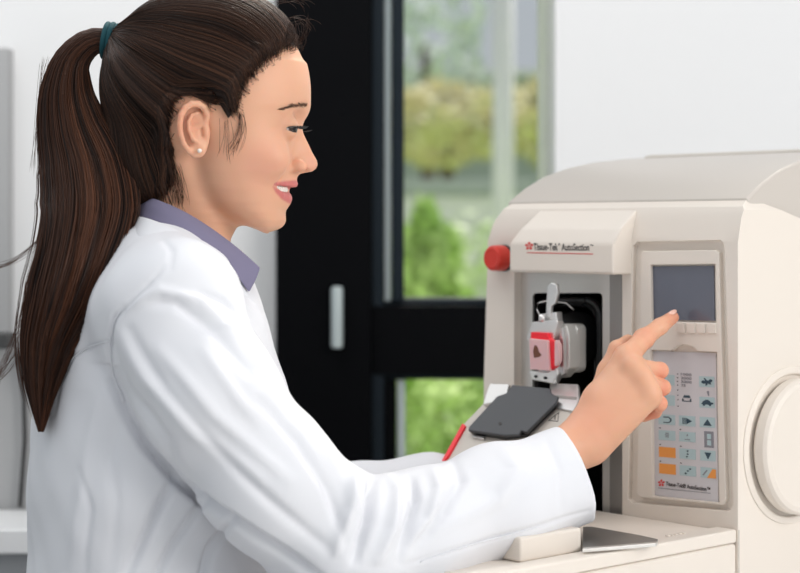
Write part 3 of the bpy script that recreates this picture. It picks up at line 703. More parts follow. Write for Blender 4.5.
# --- right hand and forearm
touch = fr(677, 318.5, -.0055)
def W(px, py, Y_): return tuple(P(px, py, Y_))
tipc = fr(672.5, 317.5, -.0135)
wr_r, wr_u = W(577, 435, 1.772), W(585, 447, 1.768)
imcp, mmcp, rmcp, pmcp = W(627, 357.5, 1.796), W(634, 368, 1.785), W(643, 380.5, 1.778), W(648, 396, 1.774)
ipip, idip = W(643.5, 339, 1.818), W(660, 326.5, 1.832)
a_ = hi
hlo = (W(530, 0, 1.72)[0], 1.70, W(0, 480, 1.75)[2]); hhi = (W(690, 0, 1.86)[0], 1.885, W(0, 300, 1.86)[2])
h2 = .00125
GH, axh = grid(hlo, hhi, h2)
palm = rcone(GH, wr_r, imcp, .0175, .0125)
for m_, r_ in ((mmcp, .0128), (rmcp, .0122), (pmcp, .0115)): palm = smin(palm, rcone(GH, W(584, 442, 1.770), m_, .0185, r_), .010)
palm = smin(palm, rcone(GH, wr_u, pmcp, .0165, .0120), .010)
palm = smin(palm, rcone(GH, W(596, 449, 1.776), W(631, 414, 1.782), .013, .0115), .010)
palm = smin(palm, rcone(GH, W(600, 400, 1.785), W(625, 395, 1.788), .017, .015), .010)
for kn, r_ in ((W(626, 357, 1.789), .0085), (W(633, 366, 1.775), .0082), (W(643.5, 378.5, 1.769), .0082), (W(650, 392.5, 1.766), .0075)): palm = smin(palm, ell(GH, kn, (r_, r_*.8, r_)), .010)
index = chain(GH, [imcp, ipip, idip, tuple(tipc)], [.0118, .0098, .0082, .0068], .004)
index = smin(index, ell(GH, ipip, (.0102, .0102, .0098)), .004)
def finger(a, b, c, d, rs, kk=.0035):
    return chain(GH, [a, b, c, d], rs, kk)
mid = finger(mmcp, W(660, 370.5, 1.804), W(655, 374, 1.832), W(641, 382, 1.836), [.0106, .0083, .0076, .0070])
rin = finger(rmcp, W(662.5, 387.5, 1.796), W(657, 392, 1.822), W(643, 396, 1.828), [.0102, .0080, .0074, .0068])
pin = finger(pmcp, W(659.5, 403.5, 1.788), W(655, 411.5, 1.806), W(644, 416.5, 1.812), [.0096, .0076, .0066, .0058])
fst = smin(palm, index, .007)
fst = smin(fst, mid, .003); fst = smin(fst, rin, .0016); fst = smin(fst, pin, .0016)
# grooves between the folded fingers
for a, b in ((W(646, 373.5, 1.777), W(665, 379.5, 1.790)), (W(650, 385.5, 1.770), W(668, 396, 1.782))):
    fst = smax(fst, -rcone(GH, a, b, .0010, .0018), .0026)
thumb = chain(GH, [W(596, 412, 1.800), W(609, 371, 1.816), W(617.5, 349, 1.822), W(628, 341, 1.838)], [.0150, .0115, .0085, .0070], .005)
fst = smin(fst, thumb, .006)
fore = chain(GH, [W(520, 476, 1.735), W(558, 456, 1.757), W(583, 442, 1.770)], [.028, .0235, .0205], .01)
fst = smin(fst, fore, .012)
# tendons
for m_ in (imcp, mmcp, rmcp):
    a = Vector(W(592, 436, 1.757)); b = Vector(m_)-Vector((0, .010, 0)); fst = smin(fst, rcone(GH, a.lerp(b, .35), b, .0010, .0016), .005)
fv, fq = surface_nets(fst, hlo, h2)
# --- simple arm inside the sleeve joins hand and shoulder
alo = (-.42, 1.48, .80); ahi = (.22, 2.0, 1.15); h3 = .006
GA, _ = grid(alo, ahi, h3)
fa = chain(GA, [W(170, 260, 1.75), W(166, 322, 1.62), W(209, 402, 1.59), W(266, 480, 1.59), W(345, 542, 1.61), W(450, 515, 1.68), W(540, 475, 1.745)], [.05, .042, .038, .036, .034, .032, .0235], .02)
av, aq = surface_nets(fa, alo, h3)
bv_all = np.concatenate([hv, fv, av])-poff; bq = np.concatenate([hq, fq+len(hv), aq+len(hv)+len(fv)])
body = link('body', npmesh('body', bv_all, bq), M['skin'], person)
# colours the skin itself has
allw = bv_all+poff; pxo = allw[:, 0]/SC+400; pyo = HZ-(allw[:, 2]-H)/SC; yo = np.abs(allw[:, 1]-Y0)
skin = np.array((.72, .395, .255)); col = np.tile(skin, (len(allw), 1))
hd_ = np.arange(len(allw)) < len(hv)
def mixc(mask, c):
    global col
    m = np.clip(mask, 0, 1)[:, None]; col = col*(1-m)+np.array(c)*m
def gs(d, s): return np.exp(-(d/s)**2)
mixc(hd_*.35*gs(np.hypot(pxo-268, pyo-165), 24), (.72, .30, .22))      # cheek
mixc(hd_*.35*gs(np.hypot(pxo-190, pyo-130), 20)*(yo > .070), (.74, .27, .17))
mixc(hd_*.3*gs(np.hypot(pxo-314, pyo-164), 10), (.72, .30, .23))
mixc(hd_*.35*gs(np.hypot(pxo-290, pyo-126), 12), (.60, .30, .20))
lipu = np.array([(273.5, 185.2), (281, 182.9), (289, 181.4), (297, 180.2), (302, 181), (302, 188.6), (291, 189.6), (282, 188.6)])
lipl = np.array([(275.5, 187), (281, 190), (287, 192), (291, 192), (298, 192.5), (298, 204), (289.5, 203.6), (283, 199.5), (278, 193)])
pu = polysd(pxo, pyo, lipu); plw = polysd(pxo, pyo, lipl)
lm = np.clip(.5-np.minimum(pu, plw)/1.6, 0, 1)*(yo < .042)*hd_; mixc(lm*.9, (.56, .15, .15))
hf = (np.arange(len(allw)) >= len(hv)) & (np.arange(len(allw)) < len(hv)+len(fv))
for kn, s, a in ((ipip, .012, .6), (W(660.5, 371, 1.80), .012, .55), (W(662.5, 387.5, 1.79), .012, .55), (W(660, 403.5, 1.785), .012, .6), (tuple(tipc), .014, .6), (imcp, .014, .35), (W(650, 414, 1.80), .015, .8), (W(590, 420, 1.76), .03, .25)):
    mixc(hf*a*gs(np.linalg.norm(allw-np.array(kn), axis=1), s), (.74, .25, .16))
at = body.data.color_attributes.new('tint', 'FLOAT_COLOR', 'POINT'); at.data.foreach_set('color', np.concatenate([col, np.ones((len(col), 1))], 1).astype(np.float32).ravel())
# fingernail
dirI = (Vector(tipc)-Vector(idip)).normalized()
# eyes, teeth, earring
for s in (1, -1):
    e = O(287.6, 129.5, .0315); c = Vector((e[0], Y0-s*e[1], e[2]))
    bm = bmesh.new(); bmesh.ops.create_uvsphere(bm, u_segments=48, v_segments=32, radius=.0119); me = bpy.data.meshes.new('eyeball'); bm.to_mesh(me); bm.free()
    az, el = math.radians(36), math.radians(-16); dv = Vector((math.cos(az)*math.cos(el), -s*math.sin(az)*math.cos(el), math.sin(el)))
    cc = []
    for v in me.vertices:
        a = math.degrees(v.co.normalized().angle(dv)); v.co *= 1+.045*max(0, 1-(a/32)**2)
        c3_ = (.004, .003, .003) if a < 14 else ((.035, .015, .008) if a < 34 else (.55, .48, .45)); cc += [*c3_, 1]
    o = link('eye', me, M['eye'], person, True); o.location = c-person.location
    t = me.color_attributes.new('tint', 'FLOAT_COLOR', 'POINT'); t.data.foreach_set('color', cc)
bm = bmesh.new(); me = bpy.data.meshes.new('teeth')
vs = []; fs = []
k = 0
for i in range(-6, 7):
    q = abs(i)/6; cx = O(np.interp(q, [0, .35, .65, 1], [286.8, 285.6, 282.3, 278.5]), 0)[0]; cy = Y0+math.copysign(np.interp(q, [0, .35, .65, 1], [0, .0100, .0190, .0275]), i); r = .0031
    for zz, rr in ((186.5, .9), (188, 1.0), (191.5, 1.0), (193.2, .8)):
        for j in range(8):
            a = 2*math.pi*j/8; vs.append((cx+r*rr*.7*math.cos(a)-poff[0], cy+r*rr*1.12*math.sin(a)-poff[1], O(0, zz)[2]))
    for l in range(3):
        for j in range(8): fs.append((k+l*8+j, k+l*8+(j+1) % 8, k+(l+1)*8+(j+1) % 8, k+(l+1)*8+j))
    fs += [tuple(range(k, k+8)), tuple(range(k+24, k+32))]; k += 32
link('teeth', mesh('teeth', vs, fs), M['tooth'], person, True)
ec = Vector(P(165+248*.1395, 90+435*.1395, Y0-.0835)); er = lathe('earring', [(.0004, -.0023), (.0013, -.0020), (.0020, -.0011), (.0023, 0), (.0020, .0011), (.0013, .0020), (.0004, .0023)], ec-person.location, (0, 1, 0), M['pearl'], person, 20)
# --- strands
def strands(name, paths, rad, m, parent, rnd=None, sides=3):
    """paths (N,K,3) -> thin prisms"""
    N, K, _ = paths.shape
    t = np.gradient(paths, axis=1); t /= np.maximum(np.linalg.norm(t, axis=2)[..., None], 1e-9)
    up = np.array([.3, -.8, .5]); a = np.cross(t, up); a /= np.maximum(np.linalg.norm(a, axis=2)[..., None], 1e-9); b = np.cross(t, a)
    rad = np.broadcast_to(np.asarray(rad, float).reshape(-1, 1) if np.ndim(rad) else rad, (N, K)).copy()
    tp = np.ones(K); tp[-1] = .15; tp[-2] = .5; tp[0] = .12; tp[1] = .6; rad *= tp
    vs = []
    for k in range(sides):
        q = 2*math.pi*k/sides; vs.append(paths+(a*math.cos(q)+b*math.sin(q))*rad[..., None])
    vs = np.stack(vs, 2).reshape(-1, 3)
    i = np.arange(N)[:, None, None]*K*sides; j = np.arange(K-1)[None, :, None]*sides; k = np.arange(sides)[None, None, :]
    k2 = (k+1) % sides
    q = np.stack([i+j+k, i+j+k2, i+j+sides+k2, i+j+sides+k], -1).reshape(-1, 4)
    me = npmesh(name, vs-poff, q)
    r = np.repeat(rng.uniform(0, 1, N)**1.6 if rnd is None else rnd, K*sides)
    at = me.attributes.new('rnd', 'FLOAT', 'POINT'); at.data.foreach_set('value', r.astype(np.float32))
    return link(name, me, m, parent)
# cap + scalp strands
capo = link('hair', npmesh('hair', cv-poff, cq), M['hair'], person)
at = capo.data.attributes.new('rnd', 'FLOAT', 'POINT'); at.data.foreach_set('value', np.full(len(cv), .03, np.float32))
vis = cv[(cv[:, 1] < Y0+.03)]
NS_ = 5200
seeds = vis[rng.integers(0, len(vis), NS_)]
# more seeds along the hairline
spx = seeds[:, 0]/SC+400; spy = HZ-(seeds[:, 2]-H)/SC
cand = hv[rng.integers(0, len(hv), 400000)]; cpx = cand[:, 0]/SC+400; cpy = HZ-(cand[:, 2]-H)/SC
dd = polysd(cpx, cpy, hairline); hl = cand[(dd > -14) & (dd < rng.normal(-1.5, 1.3, len(dd))) & (cand[:, 1] < Y0+.06)][:8000]
seeds = np.concatenate([seeds, hl]); p = seeds.copy(); K = 26; tie = np.array((TIE[0]+.012, Y0, TIE[2])); paths = [p.copy()]
lift = rng.uniform(.0006, .0024, len(p)); dist0 = np.linalg.norm(tie-p, axis=1)
sag = np.array([0, 0, -1.0])
for s in range(K-1):
    rem = tie-p; dist = np.linalg.norm(rem, axis=1)[:, None]; step = dist/(K-s)*1.05
    dr = rem/np.maximum(dist, 1e-6)
    front_w = np.clip((p[:, 0:1]-O(190, 0)[0])/.08, 0, 1); g = gradf(capfull, p); gx = np.clip(g[:, 0:1], 0, 1); dr = dr+front_w*(1-gx)*np.array([-.2, 0, -.22])+gx**1.5*np.array([0, 0, 1.6])
    g = gradf(capfull, p); dr = dr-g*(dr*g).sum(1)[:, None]; dr /= np.maximum(np.linalg.norm(dr, axis=1)[:, None], 1e-6)
    p = p+dr*np.minimum(step, .02); val = sample(capfull, p); g = gradf(capfull, p)
    env = np.sin(np.pi*np.clip((s+1)/(K-1), 0, 1))**.5
    p = p-g*(val-lift*env)[:, None]*np.where(dist > .012, 1, .4); paths.append(p.copy())
paths = np.stack(paths, 1)
keep = np.linalg.norm(paths[:, -1]-tie, axis=1) < .05
pd_ = polysd(paths[..., 0].ravel()/SC+400, HZ-(paths[..., 2].ravel()-H)/SC, hairline).reshape(paths.shape[:2]); keep &= pd_.max(1) < 2.6
clumpn = np.sin(seeds[:, 0]*900)+np.sin(seeds[:, 2]*1300+2)
# loose wisps at temple, ear and forehead
ws = []
def wisp(a, b, c, n, sp, yo1, yo2):
    for _ in range(n):
        j = rng.normal(0, sp, 2); A = np.array(N_(a[0]+j[0], a[1]+j[1], yo1)); B = np.array(N_(b[0]+j[0]*1.3+rng.normal(0, 2), b[1]+j[1], (yo1+yo2)/2+.004)); Cc = np.array(N_(c[0]+j[0]*1.4+rng.normal(0, 3), c[1]+rng.normal(0, 4), yo2))
        t = np.linspace(0, 1, 26)[:, None]; q = (1-t)**2*A+2*t*(1-t)*B+t*t*Cc; q[:, 1] = Y0-q[:, 1]; ws.append(q)
wisp((240, 112), (246, 128), (232, 152), 16, 2.2, .070, .0715)
wisp((226, 118), (228, 136), (224, 158), 7, 2, .0715, .0695)
wisp((172, 165), (178, 182), (178, 206), 30, 3.5, .062, .047)
wisp((160, 180), (170, 205), (176, 226), 20, 4, .060, .050)
wisp((298, 44), (306, 34), (302, 20), 18, 3, .02, .03)
wisp((290, 20), (306, 14), (311, 26), 9, 3, .03, .01)
wisp((275, 2), (296, -6), (305, 8), 9, 3, .03, .01)
ws = np.array(ws); allp = np.concatenate([paths[keep], ws]); nk = int(keep.sum())
strands('scalp_strands', allp, np.r_[rng.uniform(.00022, .00046, nk), np.full(len(ws), .00017)], M['hair'], capo, np.r_[np.clip(rng.uniform(0, 1, nk)**1.8+.12*clumpn[keep], 0, 1), np.full(len(ws), .4)])
# ponytail
cl = np.array([(124, 44, 1.75), (112, 41, 1.75), (92, 42, 1.75), (74, 58, 1.75), (67, 90, 1.748), (72, 125, 1.738), (84, 165, 1.715), (89, 205, 1.685), (80, 250, 1.655), (66, 295, 1.635), (49, 345, 1.625), (42, 390, 1.622), (41, 432, 1.62)])
hwid = np.array([11, 12, 14.5, 19, 29, 38, 49, 53, 46, 42, 30, 17, 3.])
hdep = np.array([.011, .012, .015, .019, .024, .030, .034, .035, .032, .028, .022, .016, .006])
KP = 44
s_ = np.r_[0, np.cumsum(np.hypot(np.diff(cl[:, 0]), np.diff(cl[:, 1])))]; s_ /= s_[-1]
def spl(t, xs):
    n = len(s_); m_ = np.gradient(xs, s_); i = np.clip(np.searchsorted(s_, t)-1, 0, n-2); hh_ = s_[i+1]-s_[i]; u = (t-s_[i])/hh_
    return (2*u**3-3*u**2+1)*xs[i]+(u**3-2*u**2+u)*hh_*m_[i]+(-2*u**3+3*u**2)*xs[i+1]+(u**3-u**2)*hh_*m_[i+1]
tt = np.linspace(0, 1, KP)
def pony_path(a, b, te, wob, ph, flare):
    """a,b in the unit disk; te end parameter"""
    t = np.minimum(tt[None, :]*te[:, None], 1.0); tf = t.ravel()
    cx, cy, cY = (spl(tf, cl[:, i]).reshape(t.shape) for i in range(3)); wd = np.interp(tf, s_, hwid).reshape(t.shape); dp = np.interp(tf, s_, hdep).reshape(t.shape)
    e = 1e-3; dx = (spl(np.minimum(tf+e, 1), cl[:, 0])-spl(np.maximum(tf-e, 0), cl[:, 0])).reshape(t.shape); dy = (spl(np.minimum(tf+e, 1), cl[:, 1])-spl(np.maximum(tf-e, 0), cl[:, 1])).reshape(t.shape)
    L_ = np.hypot(dx, dy)+1e-9; nx, ny = -dy/L_, dx/L_
    aa = a[:, None]*(1+flare[:, None]*t**2)+wob[:, None]*np.sin(ph[:, None]+t*9)*t
    px = cx+nx*aa*wd; py = cy+ny*aa*wd; YY = cY+b[:, None]*dp+.004*np.sin(ph[:, None]*2+t*7)*t
    return np.stack([(px-400)/F*YY, YY, H+(HZ-py)/F*YY], -1)
NP = 5200
r = np.sqrt(rng.uniform(.15, 1, NP)); th = rng.uniform(0, 2*np.pi, NP); a = r*np.cos(th); b = r*np.sin(th)
ncl = 90; ca = rng.uniform(-1, 1, ncl); cb = rng.uniform(-1, 1, ncl); near = np.argmin((a[:, None]-ca)**2+(b[:, None]-cb)**2, 1); crn = rng.uniform(0, 1, ncl); cph = rng.uniform(0, 6.3, ncl)
te = np.clip(.90+.12*crn[near]+rng.normal(0, .03, NP), .6, 1.04)
fl = np.where(rng.uniform(0, 1, NP) < .05, rng.uniform(0, .5, NP), 0)*np.sign(a)
pth = pony_path(a*.93, b, te, rng.normal(0, .05, NP)+.16*(crn[near]-.5), cph[near]+rng.normal(0, .3, NP), fl)
pn = link('ponytail', bpy.data.meshes.new('t'), None, person)
th = np.linspace(0, 2*np.pi, 25)[:-1]
core = pony_path(np.cos(th)*.80, np.sin(th)*.80, np.full(24, .93), np.zeros(24), np.zeros(24), np.zeros(24))
i = np.arange(24)[:, None]; j = np.arange(KP-1)[None, :]; cq2 = np.stack([i*KP+j, ((i+1) % 24)*KP+j, ((i+1) % 24)*KP+j+1, i*KP+j+1], -1).reshape(-1, 4)
me = npmesh('ponytail', core.reshape(-1, 3)-poff, cq2); me.materials.append(M['pony']); pn.data = me
at = me.attributes.new('rnd', 'FLOAT', 'POINT'); at.data.foreach_set('value', np.full(len(me.vertices), .1, np.float32))
ws = []
for A, B, Cc, n in (((42, 235), (20, 262), (-3, 266), 12), ((26, 300), (14, 345), (-6, 384), 14), ((30, 330), (12, 372), (-3, 380), 8), ((45, 60), (36, 100), (36, 170), 10), ((140, 200), (138, 225), (112, 262), 14), ((120, 230), (112, 268), (88, 300), 12)):
    for _ in range(n):
        j = rng.normal(0, 3, (3, 2)); Yw = 1.66 if A[1] > 200 else 1.74; Yw += rng.normal(0, .008)
        q = [np.array(P(u[0]+j[k_][0], u[1]+j[k_][1], Yw)) for k_, u in enumerate((A, B, Cc))]
        t = np.linspace(0, 1, KP)[:, None]; ws.append((1-t)**2*q[0]+2*t*(1-t)*q[1]+t*t*q[2])
strands('ponytail_strands', np.concatenate([pth, np.array(ws)]), np.r_[rng.uniform(.00025, .00055, NP), np.full(len(ws), .0002)], M['pony'], pn, np.r_[np.clip(crn[near]*.6+rng.uniform(-.15, .4, NP), 0, 1), np.full(len(ws), .5)])
# hair tie
ht = link('hair_tie', bpy.data.meshes.new('x'), None, person)
bm = bmesh.new()
for k in range(4):
    c = np.array(P(106+k*5.0, 40.5+k*.9, 1.75)); axv = Vector((1, 0, -.16)).normalized(); A_ = Vector((0, 1, 0)); B_ = axv.cross(A_)
    n1, n2 = 36, 12; R_ = .0162+.0005*(k % 2); rr = .0034; vv = []
    for i in range(n1):
        q = 2*math.pi*i/n1; dirn = A_*math.cos(q)+B_*math.sin(q)
        for j in range(n2):
            u = 2*math.pi*j/n2; vv.append(bm.verts.new(Vector(c)-person.location+dirn*(R_+rr*math.cos(u)*.9)+axv*rr*.85*math.sin(u)))
    for i in range(n1):
        for j in range(n2): bm.faces.new((vv[i*n2+j], vv[i*n2+(j+1) % n2], vv[((i+1) % n1)*n2+(j+1) % n2], vv[((i+1) % n1)*n2+j]))
me = bpy.data.meshes.new('hair_tie'); bm.to_mesh(me); bm.free(); me.materials.append(M['teal']); ht.data = me
me.polygons.foreach_set('use_smooth', [True]*len(me.polygons)); ht['label'] = 'dark teal elastic hair tie'
# brows and lashes
for s in (1, -1):
    br = []
    for _ in range(260):
        u = rng.uniform(0, 1); bx = 281+29*u; by = np.interp(u, [0, .3, .6, 1], [111.5, 107.6, 105.8, 108.4])+rng.normal(0, .45+.5*u); yb = np.interp(u, [0, .4, 1], [.047, .036, .014])
        A = np.array(O(bx, by, yb)); A[1] = Y0-s*A[1]; 
        pp = A[None].copy()
        pp[0, 1] = Y0-s*yb
        for _k in range(5):
            g = gradf(fbody, pp); pp = pp-g*sample(fbody, pp)[:, None]*.9
        g = gradf(fbody, pp)[0]; d_ = np.array([-.75, -s*.45, .12+.45*u]); d_ = d_-g*(d_@g); d_ /= np.linalg.norm(d_); d_ = d_+g*.10; d_ /= np.linalg.norm(d_)
        q = [pp[0]+g*.0001+d_*k_*.0016 for k_ in range(5)]; br.append(q)
    strands('eyebrow', np.array(br), .00016, M['brow'], person)
    la = []
    E = np.array(O(287.6, 129.5, .0315)); 
    for _ in range(75):
        az = math.radians(rng.uniform(-30, 80)); el = math.radians(-11+13*math.sqrt(max(0, 1-((math.degrees(az)-22)/62)**2))+.06*abs(math.degrees(az)-20)-1)
        d_ = np.array([math.cos(az)*math.cos(el), -s*math.sin(az)*math.cos(el), math.sin(el)]); A = np.array([E[0], Y0-s*E[1], E[2]])+d_*.0129
        ln = rng.uniform(.006, .0085); q = [A+d_*ln*t*.9+np.array([.35*ln*t, 0, -.35*ln*t+.45*ln*t*t]) for t in np.linspace(0, 1, 6)]; la.append(q)
    strands('eyelashes', np.array(la), .00019, M['cable'], person)
    # dark lid line
    la = []
    azs = np.radians(np.linspace(-32, 82, 26)); pts_ = []
    for az in azs:
        x_ = (math.degrees(az)-22)/62; el = math.radians(-11+13*math.sqrt(max(0, 1-x_*x_))+.06*abs(math.degrees(az)-20)-.6)
        d_ = np.array([math.cos(az)*math.cos(el), -s*math.sin(az)*math.cos(el), math.sin(el)]); pts_.append(np.array([E[0], Y0-s*E[1], E[2]])+d_*.0131)
    strands('lid_line', np.array([pts_]), .0006, M['cable'], person, sides=6)
# fingernail on the index finger
nb = Vector(tipc)+Vector((-.0005, -.0022, .0052)); 
bm = bmesh.new(); bmesh.ops.create_uvsphere(bm, u_segments=20, v_segments=12, radius=1)
rot = dirI.to_track_quat('X', 'Z').to_matrix()
for v in bm.verts: v.co = rot @ Vector((v.co.x*.0056, v.co.y*.0042, v.co.z*.0022))+nb-person.location
me = bpy.data.meshes.new('fingernail'); bm.to_mesh(me); bm.free(); link('fingernail', me, M['nail'], person, True)
# --- lab coat
h4 = .0024
clo = (-.42, 1.44, .80); chi = (.23, 2.07, 1.20)
def coat_fn(G):
    t = chain(G, [W(168, 300, 1.75), W(160, 380, 1.75), W(158, 470, 1.75), W(150, 640, 1.75)], [.088, .107, .116, .126], .03, .70)
    # shoulders and upper back
    t = smin(t, rcone(G, W(146, 282, 1.73), W(176, 303, 1.61), .050, .058), .035)
    t = smin(t, rcone(G, W(160, 285, 1.77), W(180, 312, 1.89), .050, .056), .035)
    t = smin(t, rcone(G, W(152, 282, 1.75), W(158, 310, 1.75), .056, .080), .03)
    t = smin(t, rcone(G, W(120, 330, 1.68), W(112, 420, 1.69), .055, .060), .04)
    # chest, open front
    t = smin(t, rcone(G, W(210, 322, 1.71), W(222, 390, 1.72), .046, .060), .03)
    # left arm going towards the machine, behind
    la_ = chain(G, [W(185, 310, 1.90), W(262, 510, 1.97), W(430, 500, 1.95), W(500, 508, 1.93)], [.054, .050, .045, .040], .03)
    t = smin(t, la_, .03)
    # right sleeve
    s = chain(G, [W(166, 316, 1.61), W(209, 400, 1.575), W(266, 478, 1.575), W(342, 545, 1.60)], [.064, .060, .058, .060], .02)
    s2 = chain(G, [W(342, 545, 1.60), W(420, 530, 1.64), W(500, 501, 1.69), W(581, 473, 1.742)], [.060, .0545, .0520, .0500], .02)
    s = smin(s, s2, .022)
    t = smin(t, s, np.where(G[2] > H+(HZ-360)/F*1.62, .022, np.where(G[2] > H+(HZ-400)/F*1.62, .010, .003)))
    # cuff end
    n = np.array([.92, .16, .33]); n /= np.linalg.norm(n); c = np.array(W(576, 474, 1.742))
    pl_ = (G[0]-c[0])*n[0]+(G[1]-c[1])*n[1]+(G[2]-c[2])*n[2]
    reg = np.maximum(pl_, -(G[0]-W(545, 0, 1.74)[0]))
    t = smax(t, pl_-0*reg, .004)
    inner = chain(G, [W(540, 486, 1.72), W(595, 468, 1.750)], [.036, .0430], .01)
    t = smax(t, -inner, .003)
    # neck opening
    t = smax(t, -rcone(G, W(168, 290, 1.75), W(205, 150, 1.745), .040, .092), .006)
    return t
(X2, Y2, Z2), _ = grid(clo, chi, h4)
fc = coat_fn((X2, Y2, Z2)).astype(np.float32)
fc[:, :, 0] = .01
kv, kq_ = surface_nets(fc, clo, h4)
# normals and folds
def vnormals(v, q):
    n = np.cross(v[q[:, 2]]-v[q[:, 0]], v[q[:, 3]]-v[q[:, 1]]); o = np.zeros_like(v)
    for k in range(4): np.add.at(o, q[:, k], n)
    return o/np.maximum(np.linalg.norm(o, axis=1)[:, None], 1e-12)
kn = vnormals(kv, kq_)
ppx = kv[:, 0]/kv[:, 1]*F+400; ppy = HZ-(kv[:, 2]-H)/kv[:, 1]*F
facing = np.clip(-kn[:, 1]*1.5+.3, 0, 1)*(kv[:, 1] < 1.80)
def fold(pts, amp, sg, asym=0, mask=None):
    pts = np.array(pts, float); best = np.full(len(kv), 1e9); sgn = np.zeros(len(kv)); tpos = np.zeros(len(kv)); n = len(pts)-1
    for i in range(n):
        a, b = pts[i], pts[i+1]; e = b-a; wx = ppx-a[0]; wy = ppy-a[1]; t = np.clip((wx*e[0]+wy*e[1])/(e@e), 0, 1)
        dx = wx-e[0]*t; dy = wy-e[1]*t; d = np.hypot(dx, dy); m_ = d < best; best = np.where(m_, d, best); sgn = np.where(m_, np.sign(e[0]*dy-e[1]*dx), sgn); tpos = np.where(m_, (i+t)/n, tpos)
    env = np.sin(np.pi*np.clip(tpos*.9+.05, 0, 1))**.6; dd_ = best*sgn/sg
    dd_ = dd_/.72; return 1.35*amp*env*(np.exp(-dd_**2)+asym*dd_*np.exp(-dd_**2))*facing
F_ = [  # polyline, height (m), width (px), asymmetry
 ([(52, 415), (58, 380), (72, 357), (90, 345), (110, 342)], -.0022, 3.0, 0),
 ([(164, 268), (130, 303), (115, 318), (109, 350), (113, 380)], -.0026, 3.2, .8),
 ([(113, 380), (125, 408), (147, 444), (181, 481), (219, 509), (274, 543), (325, 580)], -.009, 7, .9),
 ([(120, 330), (150, 380), (200, 432), (260, 480)], .0035, 11, .4),
 ([(130, 330), (165, 390), (215, 445), (270, 500), (330, 550)], -.0035, 8, .3),
 ([(160, 350), (215, 415), (290, 480)], .003, 10, 0),
 ([(150, 300), (175, 300), (215, 330), (250, 370)], -.003, 8, .5),
 ([(128, 305), (160, 290), (200, 300), (235, 335)], .003, 8, .3),
 ([(240, 330), (275, 375), (320, 430), (352, 500)], .003, 9, .4),
 ([(262, 400), (300, 440), (330, 490), (345, 540)], -.0035, 7, .5),
 ([(330, 440), (352, 470), (352, 510), (338, 550)], .0065, 9, .5),
 ([(362, 456), (374, 478), (370, 520), (356, 560)], -.010, 7, .4),
 ([(385, 470), (396, 492), (392, 530), (380, 560)], .0065, 8, .3),
 ([(412, 478), (416, 500), (408, 535), (398, 560)], -.0075, 6, .4),
 ([(434, 468), (440, 490), (430, 520), (400, 556)], .005, 8, .3),
 ([(452, 458), (462, 480), (446, 512), (410, 548)], -.005, 7, .3),
 ([(500, 445), (520, 470), (500, 500), (440, 530)], .003, 11, .3),
 ([(545, 435), (560, 470), (562, 510)], -.0016, 6, .2),
 ([(590, 512), (540, 526), (470, 546), (400, 566)], -.0018, 2.5, .5),
 ([(175, 480), (155, 520), (128, 575)], -.006, 7, .8),
 ([(205, 500), (178, 540), (150, 590)], -.005, 6, .6),
 ([(232, 520), (212, 550), (200, 590)], -.005, 6, .6),
 ([(80, 470), (92, 510), (86, 573)], -.0015, 5, .6),
 ([(100, 400), (88, 450), (78, 520), (74, 573)], .0018, 9, .3),
 ([(120, 420), (110, 460), (118, 500), (112, 570)], -.0015, 8, .4),
 ([(112, 348), (130, 392), (168, 440), (176, 470)], -.003, 8, 0),
 ([(200, 290), (222, 300), (240, 318)], -.002, 4, .5),
 ([(215, 330), (250, 320), (262, 330)], .002, 6, .3),
 ([(205, 350), (240, 400), (262, 425)], .0022, 9, .2),
 ([(160, 235), (172, 252), (170, 270)], -.0015, 4, .2)]
dsp = sum(fold(*a) for a in F_)
nz_ = sum(a*np.sin(kv @ np.array(k_)+ph_) for a, k_, ph_ in ((.0010, (42, 20, 30), 0), (.0008, (-30, 40, 62), 1), (.0005, (90, 30, -55), 2), (.0004, (60, -110, 95), 4)))
kv = kv+kn*(dsp+nz_)[:, None]
lab = link('lab_coat', npmesh('lab_coat', kv-poff, kq_), M['coat'], person)
sm = lab.modifiers.new('smooth', 'SMOOTH'); sm.factor = .5; sm.iterations = 2
lab['label'] = 'white cotton lab coat'
def seam(pts, r=.0008):
    pts = np.array(pts, float); s = np.r_[0, np.cumsum(np.hypot(*np.diff(pts, axis=0).T))]; n = int(s[-1]/4)+2; t = np.linspace(0, s[-1], n)
    o = []
    for x_, y_ in zip(np.interp(t, s, pts[:, 0]), np.interp(t, s, pts[:, 1])):
        d2 = (ppx-x_)**2+(ppy-y_)**2+np.where(facing > .05, 0, 1e6); i = np.argsort(d2)[:6]; Ys = kv[i, 1].mean(); o.append(P(x_, y_, Ys)+Vector((0, -.0002, 0))-person.location)
    o = np.array(o)
    for _ in range(2): o[1:-1] = (o[:-2]+o[1:-1]*2+o[2:])/4
    tube('seam', o, r, M['coat'], lab, 8)
seam([(46, 440), (52, 405), (60, 378), (73, 357), (90, 346), (109, 341)])
seam([(166, 262), (145, 284), (126, 302), (114, 320), (109, 345), (113, 375), (124, 402)])
seam([(586, 512), (560, 521), (520, 532), (470, 545), (420, 562)])

